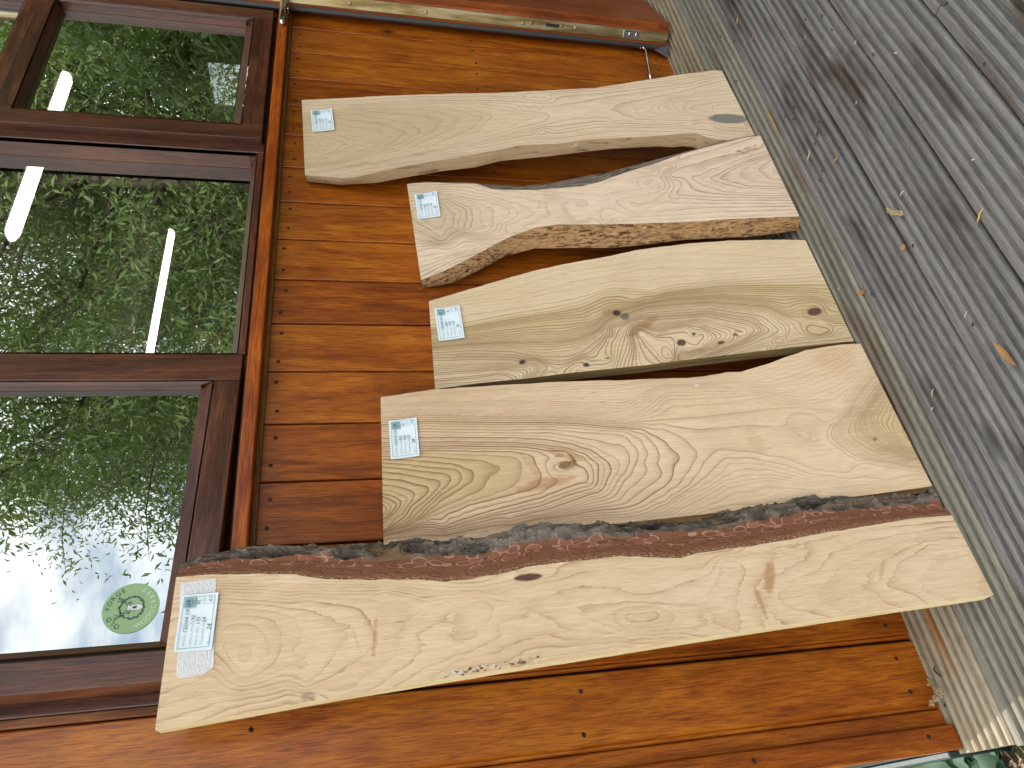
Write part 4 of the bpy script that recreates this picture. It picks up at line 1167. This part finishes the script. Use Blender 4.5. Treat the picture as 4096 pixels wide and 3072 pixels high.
def price_label(board, corners, rows, ref, price, label):
    """corners in the board's face, millimetres: top-left, top-right, bottom-right, bottom-left"""
    TL, TR, BR, BL = [Vector((a / 1000, 0, b / 1000)) for a, b in corners]
    ux = ((TR - TL) + (BR - BL)).normalized()
    uz = Vector((-ux.z, 0, ux.x))
    w = ((TR - TL).length + (BR - BL).length) / 2
    h = ((TL - BL).length + (TR - BR).length) / 2
    e = empty('price_label')
    Mx = board.matrix_world.copy()
    o = (TL + TR + BR + BL) / 4 - ux * w / 2 - uz * h / 2
    loc = Matrix.Identity(4)
    for i in range(3):
        loc[i][0] = ux[i]; loc[i][2] = uz[i]; loc[i][1] = (0, 1, 0)[i]; loc[i][3] = o[i]
    loc[1][3] = -.0016
    e.matrix_world = Mx @ loc
    tag(e, label, 'label', 'price labels stuck on the boards')
    # gently curled sheet
    n = 10
    v = [((i / n) * w, -.0004 - .0012 * (abs(j / n - .5) * 2) ** 3 - .0008 * (abs(i / n - .5) * 2) ** 4, (j / n) * h) for j in range(n + 1) for i in range(n + 1)]
    f = [[j * (n + 1) + i, j * (n + 1) + i + 1, (j + 1) * (n + 1) + i + 1, (j + 1) * (n + 1) + i] for j in range(n) for i in range(n)]
    obj('paper', mesh('paper', v, f), M_PAPER, e, True)
    y = -.0030
    X, Zv = Vector((1, 0, 0)), Vector((0, 0, 1))
    b = .0036
    parts = []
    t_ = .0006
    parts += [quad_part(b, w - b, b, b + t_, y), quad_part(b, w - b, h - b - t_, h - b, y), quad_part(b, b + t_, b, h - b, y), quad_part(w - b - t_, w - b, b, h - b, y)]
    zr = [h - .0120, h - .0205, h - .0275, h - .0345, h - .0435]
    for z, s in zip(zr, ('SPECIES', 'LENGTH (MM)', 'WIDTH (MM)', 'THICKNESS (MM)', 'PRICE £')):
        parts.append(text_part(s, .0037, Vector((.0068, y, z)), X, Zv, spacing=1.15))
    parts.append(text_part('REF', .0026, Vector((w - .0115, y, .0150)), X, Zv))
    parts += [quad_part(w - .0145, w - .0141, b, .0185, y), quad_part(w - .0145, w - b, .0181, .0185, y)]
    obj('printed_text', mesh('printed_text', *merge(parts)), M_INK, e)
    hand = [text_part(rows[0], .0066, Vector((.0240, y, zr[0] - .0008)), X, Zv, .25)]
    for z, s, xx in zip(zr[1:4], rows[1:], (.033, .033, .036)):
        hand.append(text_part(s, .0068, Vector((xx, y, z - .0008)), X, Zv, .2))
    hand.append(text_part(price, .0085, Vector((.0250, y, zr[4])), X, Zv, .2))
    hand.append(text_part('PL', .0066, Vector((w - .0150, y, .0215)), X, Zv, .25))
    hand.append(text_part(ref, .0066, Vector((w - .0128, y, .0068)), X, Zv, .2))
    obj('handwriting', mesh('handwriting', *merge(hand)), M_PEN, e)
    sx0, sx1, sz0, sz1 = w - .0185, w - b - .001, h - .0195, h - b - .001
    obj('stamp', mesh('stamp', *quad_part(sx0, sx1, sz0, sz1, y + .0004)), M_STAMP, e)
    cx, cz = (sx0 + sx1) / 2, (sz0 + sz1) / 2
    obj('stamp_pattern', mesh('stamp_pattern', *merge([ring_part(cx, cz, .0052, .0058, y), ring_part(cx, cz, .0030, .0040, y), ring_part(cx, cz - .0005, 0.0001, .0008, y)])), M_STAMP2, e)
    return e


price_label(p1, [(-21.2, 1177.4), (54.7, 1176.0), (53.7, 1128.5), (-22.0, 1130.2)], ('CEDAR OF LEB', '1192', '170', '24'), 'A1', '24', 'blue-white price label under a wide strip of tape on the barked board')
price_label(p2, [(13.4, 894.9), (90.4, 895.9), (92.0, 846.8), (15.2, 845.8)], ('CEDAR OF LEB', '905', '300', '25'), 'A2', '28', 'blue-white price label marked A2 on the honey-coloured board')
price_label(p3, [(-33.4, 793.9), (47.4, 797.4), (50.2, 746.9), (-30.8, 744.0)], ('CEDAR OF LEB', '800', '290', '25'), 'A3', '26', 'blue-white price label marked A3 on the knotty olive-striped board')
price_label(p4, [(-29.5, 818.0), (50.4, 821.5), (55.4, 771.6), (-24.9, 768.9)], ('CEDAR OF LEB', '825', '270', '24'), 'A4', '25', 'blue-white price label marked A4 on the waisted pale board')
price_label(p5, [(-40.5, 1039.4), (42.1, 1046.3), (48.6, 996.8), (-33.1, 990.0)], ('CEDAR OF LEB', '1065', '270', '18'), 'A5', '22', 'blue-white price label marked A5 on the board with the blue-grey knot')


def tape(board, poly, label, y=-.0010):
    c = Vector((sum(p[0] for p in poly) / len(poly) / 1000, 0, sum(p[1] for p in poly) / len(poly) / 1000))
    bm = bmesh.new()
    vs_ = [bm.verts.new((p[0] / 1000 - c.x, 0, p[1] / 1000 - c.z)) for p in poly]
    bm.faces.new(vs_)
    bmesh.ops.triangulate(bm, faces=bm.faces[:])
    for _ in range(4):
        bmesh.ops.subdivide_edges(bm, edges=bm.edges[:], cuts=1, use_grid_fill=True)
    for v in bm.verts:
        v.co.y = -.0002 * math.sin(v.co.x * 900) * math.sin(v.co.z * 1300 + 1)
    m = bpy.data.meshes.new('adhesive_tape')
    bm.to_mesh(m); bm.free()
    o = obj('adhesive_tape', m, M_TAPE, None, True)
    o.matrix_world = board.matrix_world @ Matrix.Translation((c.x, y, c.z))
    tag(o, label, 'tape', 'clear tape over the price labels')
    return o


tape(p1, [(-50.0, 1170.8), (72.7, 1180.9), (75.6, 1134.5), (-43.9, 1125.8), (-52.0, 1137.8), (-53.7, 1165.7)], 'wide strip of crinkled shiny tape across the label of the barked board')

# ---------------------------------------------------------------- round sticker on the window
sq = empty('window_sticker')
sq.matrix_world = Matrix.LocRotScale(Vector((.265, -.020, 0)), s1.rotation_euler, None) @ Matrix.Translation((-.4180, .0192, 1.2480))
tag(sq, 'round sage-green sticker with a stag emblem on the window glass', 'sticker')
M_SAGE = plain('sticker_green', (.27, .42, .21), .45, 0, .04)
M_DKT = plain('sticker_dark', (.016, .055, .065), .5)
M_PALE = plain('sticker_pale', (.58, .74, .60), .5)
M_WHITE = plain('sticker_white', (.62, .66, .70), .5)
n = 64
RS = .0363
obj('disc', mesh('disc', [(RS * math.cos(2 * math.pi * k / n), 0, RS * math.sin(2 * math.pi * k / n)) for k in range(n)], [list(range(n))]), M_SAGE, sq)


def arc_text(s, r, a0, a1, size, inward=False):
    parts = []
    for i, ch in enumerate(s):
        if ch == ' ': continue
        a = R(a0 + (a1 - a0) * i / (len(s) - 1))
        rad = Vector((math.cos(a), 0, math.sin(a)))
        if not inward: ux, uz = Vector((math.sin(a), 0, -math.cos(a))), rad
        else: ux, uz = Vector((-math.sin(a), 0, math.cos(a))), -rad
        parts.append(text_part(ch, size, rad * r + Vector((0, -.0004, 0)), ux, uz, align='CENTER'))
    return merge(parts)


obj('lettering', mesh('lettering', *arc_text('OLD FORGE', .0262, 152, 28, .0092)), M_DKT, sq)
obj('lettering', mesh('lettering', *arc_text('WOODCRAFT', .0322, 208, 332, .0092, True)), M_PALE, sq)
# wreath
wp = [ring_part(0, -.001, .0150, .0158, -.0004, 40)]
rr = random.Random(3)
for k in range(46):
    a = 2 * math.pi * k / 46 + rr.uniform(-.05, .05)
    rad = Vector((math.cos(a), 0, math.sin(a)))
    tn = Vector((-math.sin(a), 0, math.cos(a)))
    c = rad * (.0154 + rr.uniform(-.0006, .0006)) + Vector((0, -.0005, -.001))
    ln, wd, dr = .0034 * rr.uniform(.7, 1.2), .0010, rr.choice((-1, 1))
    d_ = (tn + rad * .8 * dr).normalized()
    q = Vector((-d_.z, 0, d_.x))
    wp.append(([c, c + d_ * ln * .5 + q * wd, c + d_ * ln, c + d_ * ln * .5 - q * wd], [[0, 1, 2, 3]]))
obj('wreath', mesh('wreath', *merge(wp)), M_DKT, sq)


def strokes(lines, w):
    ps = []
    for L_ in lines:
        for (x0, z0), (x1, z1) in zip(L_[:-1], L_[1:]):
            d_ = Vector((x1 - x0, 0, z1 - z0))
            if d_.length < 1e-7: continue
            q = Vector((-d_.z, 0, d_.x)).normalized() * w / 2
            a, b = Vector((x0, -.0009, z0)), Vector((x1, -.0009, z1))
            ps.append(([a - q, b - q, b + q, a + q], [[0, 1, 2, 3]]))
    return merge(ps)


ant = []
for s in (-1, 1):
    ant += [[(s * .0025, .0045), (s * .0065, .0075), (s * .0105, .0085), (s * .0130, .0125), (s * .0145, .0190)],
            [(s * .0085, .0082), (s * .0075, .0115), (s * .0050, .0140)], [(s * .0125, .0115), (s * .0105, .0160), (s * .0100, .0195)],
            [(s * .0140, .0160), (s * .0170, .0185)], [(s * .0035, .0025), (s * .0075, .0040), (s * .0090, .0015), (s * .0050, .0005), (s * .0035, .0015)]]
obj('antlers', mesh('antlers', *strokes(ant, .0009)), M_DKT, sq)
head = [(-.0035, .004), (.0035, .004), (.0040, .0005), (.0034, -.003), (.0045, -.009), (.0032, -.0135), (0, -.0155), (-.0032, -.0135), (-.0045, -.009), (-.0034, -.003), (-.0040, .0005)]
obj('stag_head', mesh('stag_head', [(a, -.0010, b) for a, b in head], [list(range(len(head)))]), M_WHITE, sq)
fp = [ring_part(-.0026, .0008, .0001, .0008, -.0013, 10), ring_part(.0026, .0008, .0001, .0008, -.0013, 10)]
fp.append(([Vector(p) for p in ((-.0014, -.0013, -.002), (.0014, -.0013, -.002), (.0019, -.0013, -.0075), (-.0019, -.0013, -.0075))], [[0, 1, 2, 3]]))
fp.append(strokes([[(-.004, -.005), (-.0045, -.010), (-.0028, -.0135)], [(.004, -.005), (.0045, -.010), (.0028, -.0135)], [(-.002, -.009), (-.001, -.013)], [(.002, -.009), (.001, -.013)]], .0006))
obj('stag_face', mesh('stag_face', *merge(fp)), M_DKT, sq)

# ---------------------------------------------------------------- fallen bits on the deck
def leaf_mesh(name, ln, wd, curl, lift, seed, seg=9):
    """slim dry leaf: curled strip with a midrib fold, lying along +X from the origin"""
    r_ = random.Random(seed)
    v, f = [], []
    ph = r_.uniform(0, 6)
    for i in range(seg + 1):
        s = i / seg
        w = wd * (math.sin(math.pi * min(1, s * .93 + .04)) ** .8) * .5 + .0002
        a = curl * (s - .5)
        x = ln * s * (1 - .12 * abs(curl))
        yy = ln * .25 * curl * (s - .5) ** 2 * 2
        z = .0012 + lift * (s - .35) ** 2 * 2.2 + .0006 * math.sin(ph + s * 9)
        for k, zz in ((-1, .5), (0, 0), (1, .45)):
            v.append((x - math.sin(a) * w * k, yy + math.cos(a) * w * k, z + zz * w * .9))
    for i in range(seg):
        for k in range(2):
            a = i * 3 + k
            f.append([a, a + 1, a + 4, a + 3])
    return mesh(name, v, f)


def leaf_mat(name, a, b):
    t = NT(name)
    n = t.noise(t.coord((90, 200, 90)), 1.0, 3)
    t.set(t.mix(n, a, b), .6, spec=.3)
    return t.m


M_LY = leaf_mat('leaf_yellow', (.55, .42, .10), (.36, .25, .06))
M_LB = leaf_mat('leaf_brown', (.22, .11, .04), (.40, .24, .09))
M_LP = leaf_mat('leaf_pale', (.50, .46, .37), (.38, .33, .24))
M_LO = leaf_mat('leaf_orange', (.28, .14, .05), (.36, .20, .07))
M_GRIT = plain('dark_grit', (.02, .022, .026), .7)
M_CAT = leaf_mat('catkin_down', (.46, .38, .24), (.34, .25, .14))
debris = [  # x, y, length, width, curl, lift, heading, material, label
    (1.148, -.294, .020, .0048, .5, .004, 2.3, M_LY, 'small pale yellow leaf on the deck below the folded door'),
    (1.049, -.313, .024, .0048, .4, .004, 2.2, M_LO, 'small curled orange-yellow leaf on the deck'),
    (.846, -.243, .088, .0060, .2, .004, -3.13, M_LB, 'long thin brown and yellow leaf lying in a deck gap'),
    (.642, -.295, .024, .0040, -.6, .003, 2.3, M_LP, 'pale twisted leaf stalk in a deck groove'),
    (.561, -.347, .018, .0060, .8, .007, 2.0, M_LB, 'crumpled brown leaf curled up on the grey deck'),
    (.370, -.425, .014, .0030, 1.6, .003, 1.7, M_LP, 'tiny white hook-shaped shaving in the middle of the deck'),
    (.225, -.517, .026, .0034, .9, .004, 2.2, M_LY, 'thin yellowish bent leaf far out on the grey deck'),
    (.282, -.371, .012, .0090, .3, .003, .4, M_LO, 'small orange leaf scrap beside a deck gap'),
    (.297, -.552, .012, .0026, 1.2, .002, 1.0, M_LP, None), (.604, -.439, .012, .0030, -.8, .002, 2.4, M_LP, None), (.854, -.421, .012, .0028, .9, .002, 2.0, M_LP, None),
    (.701, -.503, .014, .0040, .7, .003, 2.2, M_LP, None), (.582, -.551, .014, .0032, .5, .002, .7, M_LP, None), (.342, -.204, .016, .0026, 1.4, .002, 2.0, M_LP, None),
    (.113, -.407, .020, .0030, 1.5, .003, 2.3, M_LP, None), (.048, -.282, .024, .0028, 1.1, .003, 2.5, M_LP, None), (.023, -.266, .012, .0026, 1.3, .002, 2.2, M_LP, None),
    (.297, -.236, .028, .0075, .9, .006, -2.2, M_LO, 'curled orange leaf in the groove in front of the honey-coloured board'),
    (.041, -.418, .056, .0095, .35, .007, -2.9, M_LB, 'long dry two-tone leaf lying along the grey deck'),
    (-.352, .004, .026, .0070, .9, .022, -2.2, M_LY, 'yellow-green leaf with a dark back leaning at the foot of the wall'),
]
for i, (x, y, ln, wd, cu, li, hd, m, lab) in enumerate(debris):
    o = obj('fallen_leaf' if wd > .0045 else 'wood_shaving', leaf_mesh('fallen_leaf', ln, wd, cu, li, i), m, None, True)
    o.location = (x, y, .0)
    o.rotation_euler.z = hd
    if not lab: o.scale = (.75, .75, .75)
    if lab: tag(o, lab, 'leaf')
    else: tag(o, 'tiny pale curl of shaving lying on the grey deck boards', 'shaving', 'pale shavings scattered on the deck')
tw = obj('twig', tube_mesh('twig', [(-.338, -.030, .003), (-.343, -.026, .0045), (-.350, -.030, .004), (-.356, -.034, .003)], [.0012, .0014, .0016, .0010], 6), M_GRIT)
tag(tw, 'dark bent twig on the deck by the wall corner', 'twig')
specks = [(.885, -.439), (.838, -.475), (.786, -.474), (1.025, -.201), (.765, -.312), (.746, -.296), (.779, -.277), (.666, -.348), (.654, -.332), (.641, -.314), (.576, -.297), (.568, -.28), (.637, -.515), (.406, -.644), (.277, -.387), (.274, -.262), (.09, -.406), (-.393, -.015), (1.19, -.22), (1.12, -.25)]
for i, (x, y) in enumerate(specks):
    r_ = random.Random(i)
    big = 2.2 if i == 8 else 1.0
    a = tube_mesh('grit', [(0, 0, .0015), (.0018 * big, .0006, .0028), (.0042 * big, -.0004, .0025), (.0058 * big, .0005, .0012)], [.0007, .0017, .0015, .0005], 6)
    o = obj('seed_husk', a, M_GRIT)
    o.location = (x, y, -.0005)
    o.rotation_euler.z = r_.uniform(2.2, 3.4)
    tag(o, 'tiny black seed husk on the deck boards', 'seed', 'black seed husks scattered on the deck')


def catkin(name, pts, rad, label, seed):
    """a fluffy catkin: stalk with many small scales"""
    r_ = random.Random(seed)
    pts = [Vector(p) for p in pts]
    e = empty(name, pts[0])
    tag(e, label, 'catkin')
    obj('stalk', tube_mesh('stalk', [p - pts[0] for p in pts], .0009, 6), M_LY, e)
    V, F = [], []
    for k in range(260):
        s = r_.uniform(.12, .98) * (len(pts) - 1)
        i = min(int(s), len(pts) - 2)
        p = pts[i].lerp(pts[i + 1], s - i) - pts[0]
        d = Vector((r_.gauss(0, 1), r_.gauss(0, 1), r_.gauss(0, 1))).normalized()
        q = d.orthogonal().normalized()
        ln = rad * r_.uniform(.6, 1.25)
        c = p + d * .0006
        n0 = len(V)
        V += [c - q * .0008, c + q * .0008, c + d * ln + q * .0004, c + d * ln * .95 - q * .0005]
        F.append([n0, n0 + 1, n0 + 2, n0 + 3])
    obj('scales', mesh('scales', V, F), M_CAT, e)


catkin('fallen_catkin', [(.372, -.380, .004), (.362, -.383, .005), (.352, -.388, .005), (.345, -.396, .004), (.338, -.400, .003)], .0042, 'fluffy brown catkin lying on the grey deck', 5)
catkin('fallen_catkin', [(-.3925, -.008, .026), (-.388, -.012, .020), (-.384, -.016, .014), (-.379, -.022, .009), (-.374, -.028, .005)], .0050, 'fluffy straw-coloured catkin leaning at the foot of the corner boards', 6)

# ---------------------------------------------------------------- leaf litter beside the deck, and a plant
V, F = [], []
r_ = random.Random(12)
for k in range(6000):
    x, y = r_.uniform(-1.3, -.475), r_.uniform(-1.6, .5)
    if k > 3500: x, y = r_.uniform(-.75, -.472), r_.uniform(-.6, .12)
    a = r_.uniform(0, 6.28)
    ln, wd = r_.uniform(.008, .026), r_.uniform(.003, .008)
    d = Vector((math.cos(a), math.sin(a), r_.uniform(-.5, .5)))
    q = Vector((-math.sin(a), math.cos(a), r_.uniform(-.6, .6)))
    c = Vector((x, y, GZ + r_.uniform(.004, .030)))
    n0 = len(V)
    V += [c - d * ln / 2, c + q * wd / 2, c + d * ln / 2, c - q * wd / 2]
    F.append([n0, n0 + 1, n0 + 2, n0 + 3])
t = NT('leaf_litter')
n = t.noise(t.coord((80, 80, 80), rand=False), 1.0, 3)
t.set(t.ramp(n, [(.35, (.06, .035, .016)), (.5, (.17, .115, .06)), (.65, (.30, .225, .13))]), .85)
lt = obj('leaf_litter', mesh('leaf_litter', V, F), t.m)
tag(lt, 'dry brown leaf litter on the ground beside the deck end', 'leaf litter', kind='stuff')


def broad_leaf(ln, wd, seed):
    r_ = random.Random(seed)
    nseg = 12
    v = []
    for i in range(nseg + 1):
        s = i / nseg
        w = wd * .5 * math.sin(math.pi * (s * .92 + .06)) ** .6 * (1 + (.16 if i % 2 else -.08))
        z = .25 * ln * math.sin(s * 2.2) - .32 * ln * s * s
        v += [(ln * s, -w, z + .12 * w), (ln * s, 0, z), (ln * s, w, z + .12 * w)]
    f = [[i * 3 + k, i * 3 + k + 1, i * 3 + k + 4, i * 3 + k + 3] for i in range(nseg) for k in range(2)]
    return mesh('leaf', v, f)


M_GREEN = leaf_mat('plant_leaf', (.014, .045, .020), (.030, .080, .034))
pl = empty('leafy_plant', (-.512, .06, GZ))
tag(pl, 'low green plant with broad toothed leaves growing at the wall corner', 'plant')
for k in range(13):
    a = R(k * 47 + 20)
    o = obj('leaf', broad_leaf(.075 + .02 * random.random(), .045, k), M_GREEN, pl, True)
    o.location = (math.cos(a) * .006, math.sin(a) * .006 - .05 + .01 * k, .015 + .005 * (k % 5))
    o.rotation_euler = (0, -.25 - .12 * (k % 3), a)
obj('stem', tube_mesh('stem', [(0, -.05, 0), (.003, -.03, .03), (0, .0, .05), (0, .05, .06)], .003, 6), M_GREEN, pl)

# ---------------------------------------------------------------- trees that stand opposite the windows
def foliage_mat(name, a, b, c):
    t = NT(name)
    n = t.noise(t.coord((1.1, 1.1, 1.1)), 1.0, 3)
    geo = t.n('ShaderNodeNewGeometry')
    col = t.ramp(geo.outputs['Random Per Island'], [(.0, a), (.55, b), (1.0, c)])
    col = t.mix(t.math('MULTIPLY', t.ramp(n, [(.4, 0.0), (.7, 1.0)]), .5), col, a)
    t.set(col, .5, spec=.35)
    t.p.inputs['Subsurface Weight'].default_value = 0
    # thin leaves let some light through
    trn = t.n('ShaderNodeBsdfTranslucent')
    t.put(trn.inputs[0], t.mix(.35, col, (.30, .45, .04)))
    ad = t.n('ShaderNodeMixShader')
    ad.inputs[0].default_value = .38
    t.l(t.p.outputs[0], ad.inputs[1]); t.l(trn.outputs[0], ad.inputs[2])
    t.l(ad.outputs[0], t.out.inputs[0])
    return t.m


M_TRUNK = plain('tree_bark', (.085, .068, .05), .9, 0, .4, 14)
M_F1 = foliage_mat('willow_leaf', (.085, .130, .042), (.155, .215, .075), (.24, .305, .11))
M_F2 = foliage_mat('darker_leaf', (.065, .105, .040), (.115, .17, .065), (.18, .235, .092))


def tree(name, x, y, h, rad, nleaf, mat, label, seed, trunk=.07, base=.4, lsize=.062, lean=(0, 0)):
    rs = np.random.default_rng(seed)
    r_ = random.Random(seed)
    e = empty(name, (x, y, GZ))
    tag(e, label, 'tree', 'trees across from the workshop windows')
    tp = Vector((lean[0], lean[1], h * .80))
    parts = []

    def tb(pts, rads):
        m = tube_mesh('b', pts, rads, 7)
        parts.append(([v.co.copy() for v in m.vertices], [list(p.vertices) for p in m.polygons]))
        bpy.data.meshes.remove(m)
    tb([(0, 0, 0), tp * .3 + Vector((.05, .02, 0)), tp * .65, tp], [trunk, trunk * .85, trunk * .55, trunk * .2])
    tips = []
    nb = 34
    for k in range(nb):
        s = .18 + .80 * (k / nb)
        p0 = tp * s
        a = k * 2.399 + r_.uniform(-.4, .4)
        ln = rad * (1.05 - .45 * s) * r_.uniform(.75, 1.15)
        mid = p0 + Vector((math.cos(a), math.sin(a), .35)) * ln * .55
        end = p0 + Vector((math.cos(a), math.sin(a), .25 + .5 * s)) * ln + Vector((0, 0, .1))
        tb([p0, mid, end], [trunk * .28, trunk * .16, trunk * .05])
        for q in range(5):
            st = mid.lerp(end, r_.uniform(-.2, 1))
            d = Vector((r_.gauss(0, 1), r_.gauss(0, 1), r_.gauss(.15, .8))).normalized() * rad * r_.uniform(.25, .5)
            tb([st, st + d * .5 + Vector((0, 0, .03)), st + d], [trunk * .08, trunk * .06, trunk * .02])
            tips.append((st, st + d))
        tips.append((mid, end))
    obj('trunk', mesh('trunk', *merge(parts)), M_TRUNK, e, True)
    # leaves along the twigs
    T0 = np.array([t_[0] for t_ in tips]); T1 = np.array([t_[1] for t_ in tips])
    nleaf = int(nleaf * 1.35)
    ii = rs.integers(0, len(tips), nleaf)
    s = rs.random(nleaf)[:, None] ** .7
    C = T0[ii] * (1 - s) + T1[ii] * s + rs.normal(0, rad * .085, (nleaf, 3))
    C = C[C[:, 2] > base]
    N = len(C)
    D = rs.normal(0, 1, (N, 3)); D[:, 2] -= .5
    D /= np.linalg.norm(D, axis=1)[:, None]
    Q = np.cross(D, rs.normal(0, 1, (N, 3)))
    Q /= np.linalg.norm(Q, axis=1)[:, None]
    Nn = np.cross(D, Q)
    ln = (lsize * rs.uniform(.6, 1.25, N))[:, None]
    wd = ln * rs.uniform(.22, .34, N)[:, None]
    V = np.stack([C, C + D * ln * .45 + Q * wd * .5 + Nn * ln * .06, C + D * ln - Nn * ln * .10, C + D * ln * .45 - Q * wd * .5 + Nn * ln * .06], 1).reshape(-1, 3)
    b = np.arange(N) * 4
    F = np.concatenate([np.stack([b, b + 1, b + 2], 1), np.stack([b, b + 2, b + 3], 1)])
    m = bpy.data.meshes.new('crown')
    m.vertices.add(len(V)); m.vertices.foreach_set('co', V.ravel().astype(np.float32))
    m.loops.add(len(F) * 3); m.loops.foreach_set('vertex_index', F.ravel().astype(np.int32))
    m.polygons.add(len(F)); m.polygons.foreach_set('loop_start', np.arange(0, len(F) * 3, 3, dtype=np.int32))
    m.update(); m.validate()
    obj('crown', m, mat, e)
    return e


tree('willow_tree', 3.25, -2.15, 4.7, 1.4, 36000, M_F1, 'leafy willow reflected in the middle window pane', 2)
tree('willow_tree', 4.75, -1.75, 5.8, 1.6, 42000, M_F1, 'leafy willow reflected in the small casement pane', 3)
tree('willow_tree', 4.9, -4.2, 5.2, 1.8, 36000, M_F2, 'dense dark willow behind the others, reflected beside the sticker pane', 4, .10)
tree('willow_tree', 6.2, -2.9, 5.4, 1.8, 30000, M_F2, 'tall dark willow behind the one reflected in the small casement', 5, .10)
tree('willow_tree', 6.6, -6.4, 5.6, 2.0, 26000, M_F1, 'tall loose willow reflected at the edge of the sky in the sticker pane', 6, .10, .5, .085)
tree('hedge_bush', 2.75, -.42, 2.6, .72, 26000, M_F2, 'unseen dense bush added past the deck end to block light from the right', 8, .04, .05, .06)  # added out of view to cut the light from the right
for k, (x, y) in enumerate(((2.6, -8.6), (4.4, -8.0), (6.0, -8.2))):
    tree('hedge_bush', x, y, 2.5, 1.5, 9000, M_F2, ('low bush under the sky reflected in the sticker pane', 'rounded bush beside the willows in the sticker pane reflection', 'broad bush behind the willow of the sticker pane')[k], 20 + k, .05, .1, .085)
tree('hedge_bush', 6.6, 3.4, 2.6, 1.3, 9000, M_F1, 'bush outside the end window of the workshop, seen through the small casement', 33, .05, .1, .07)
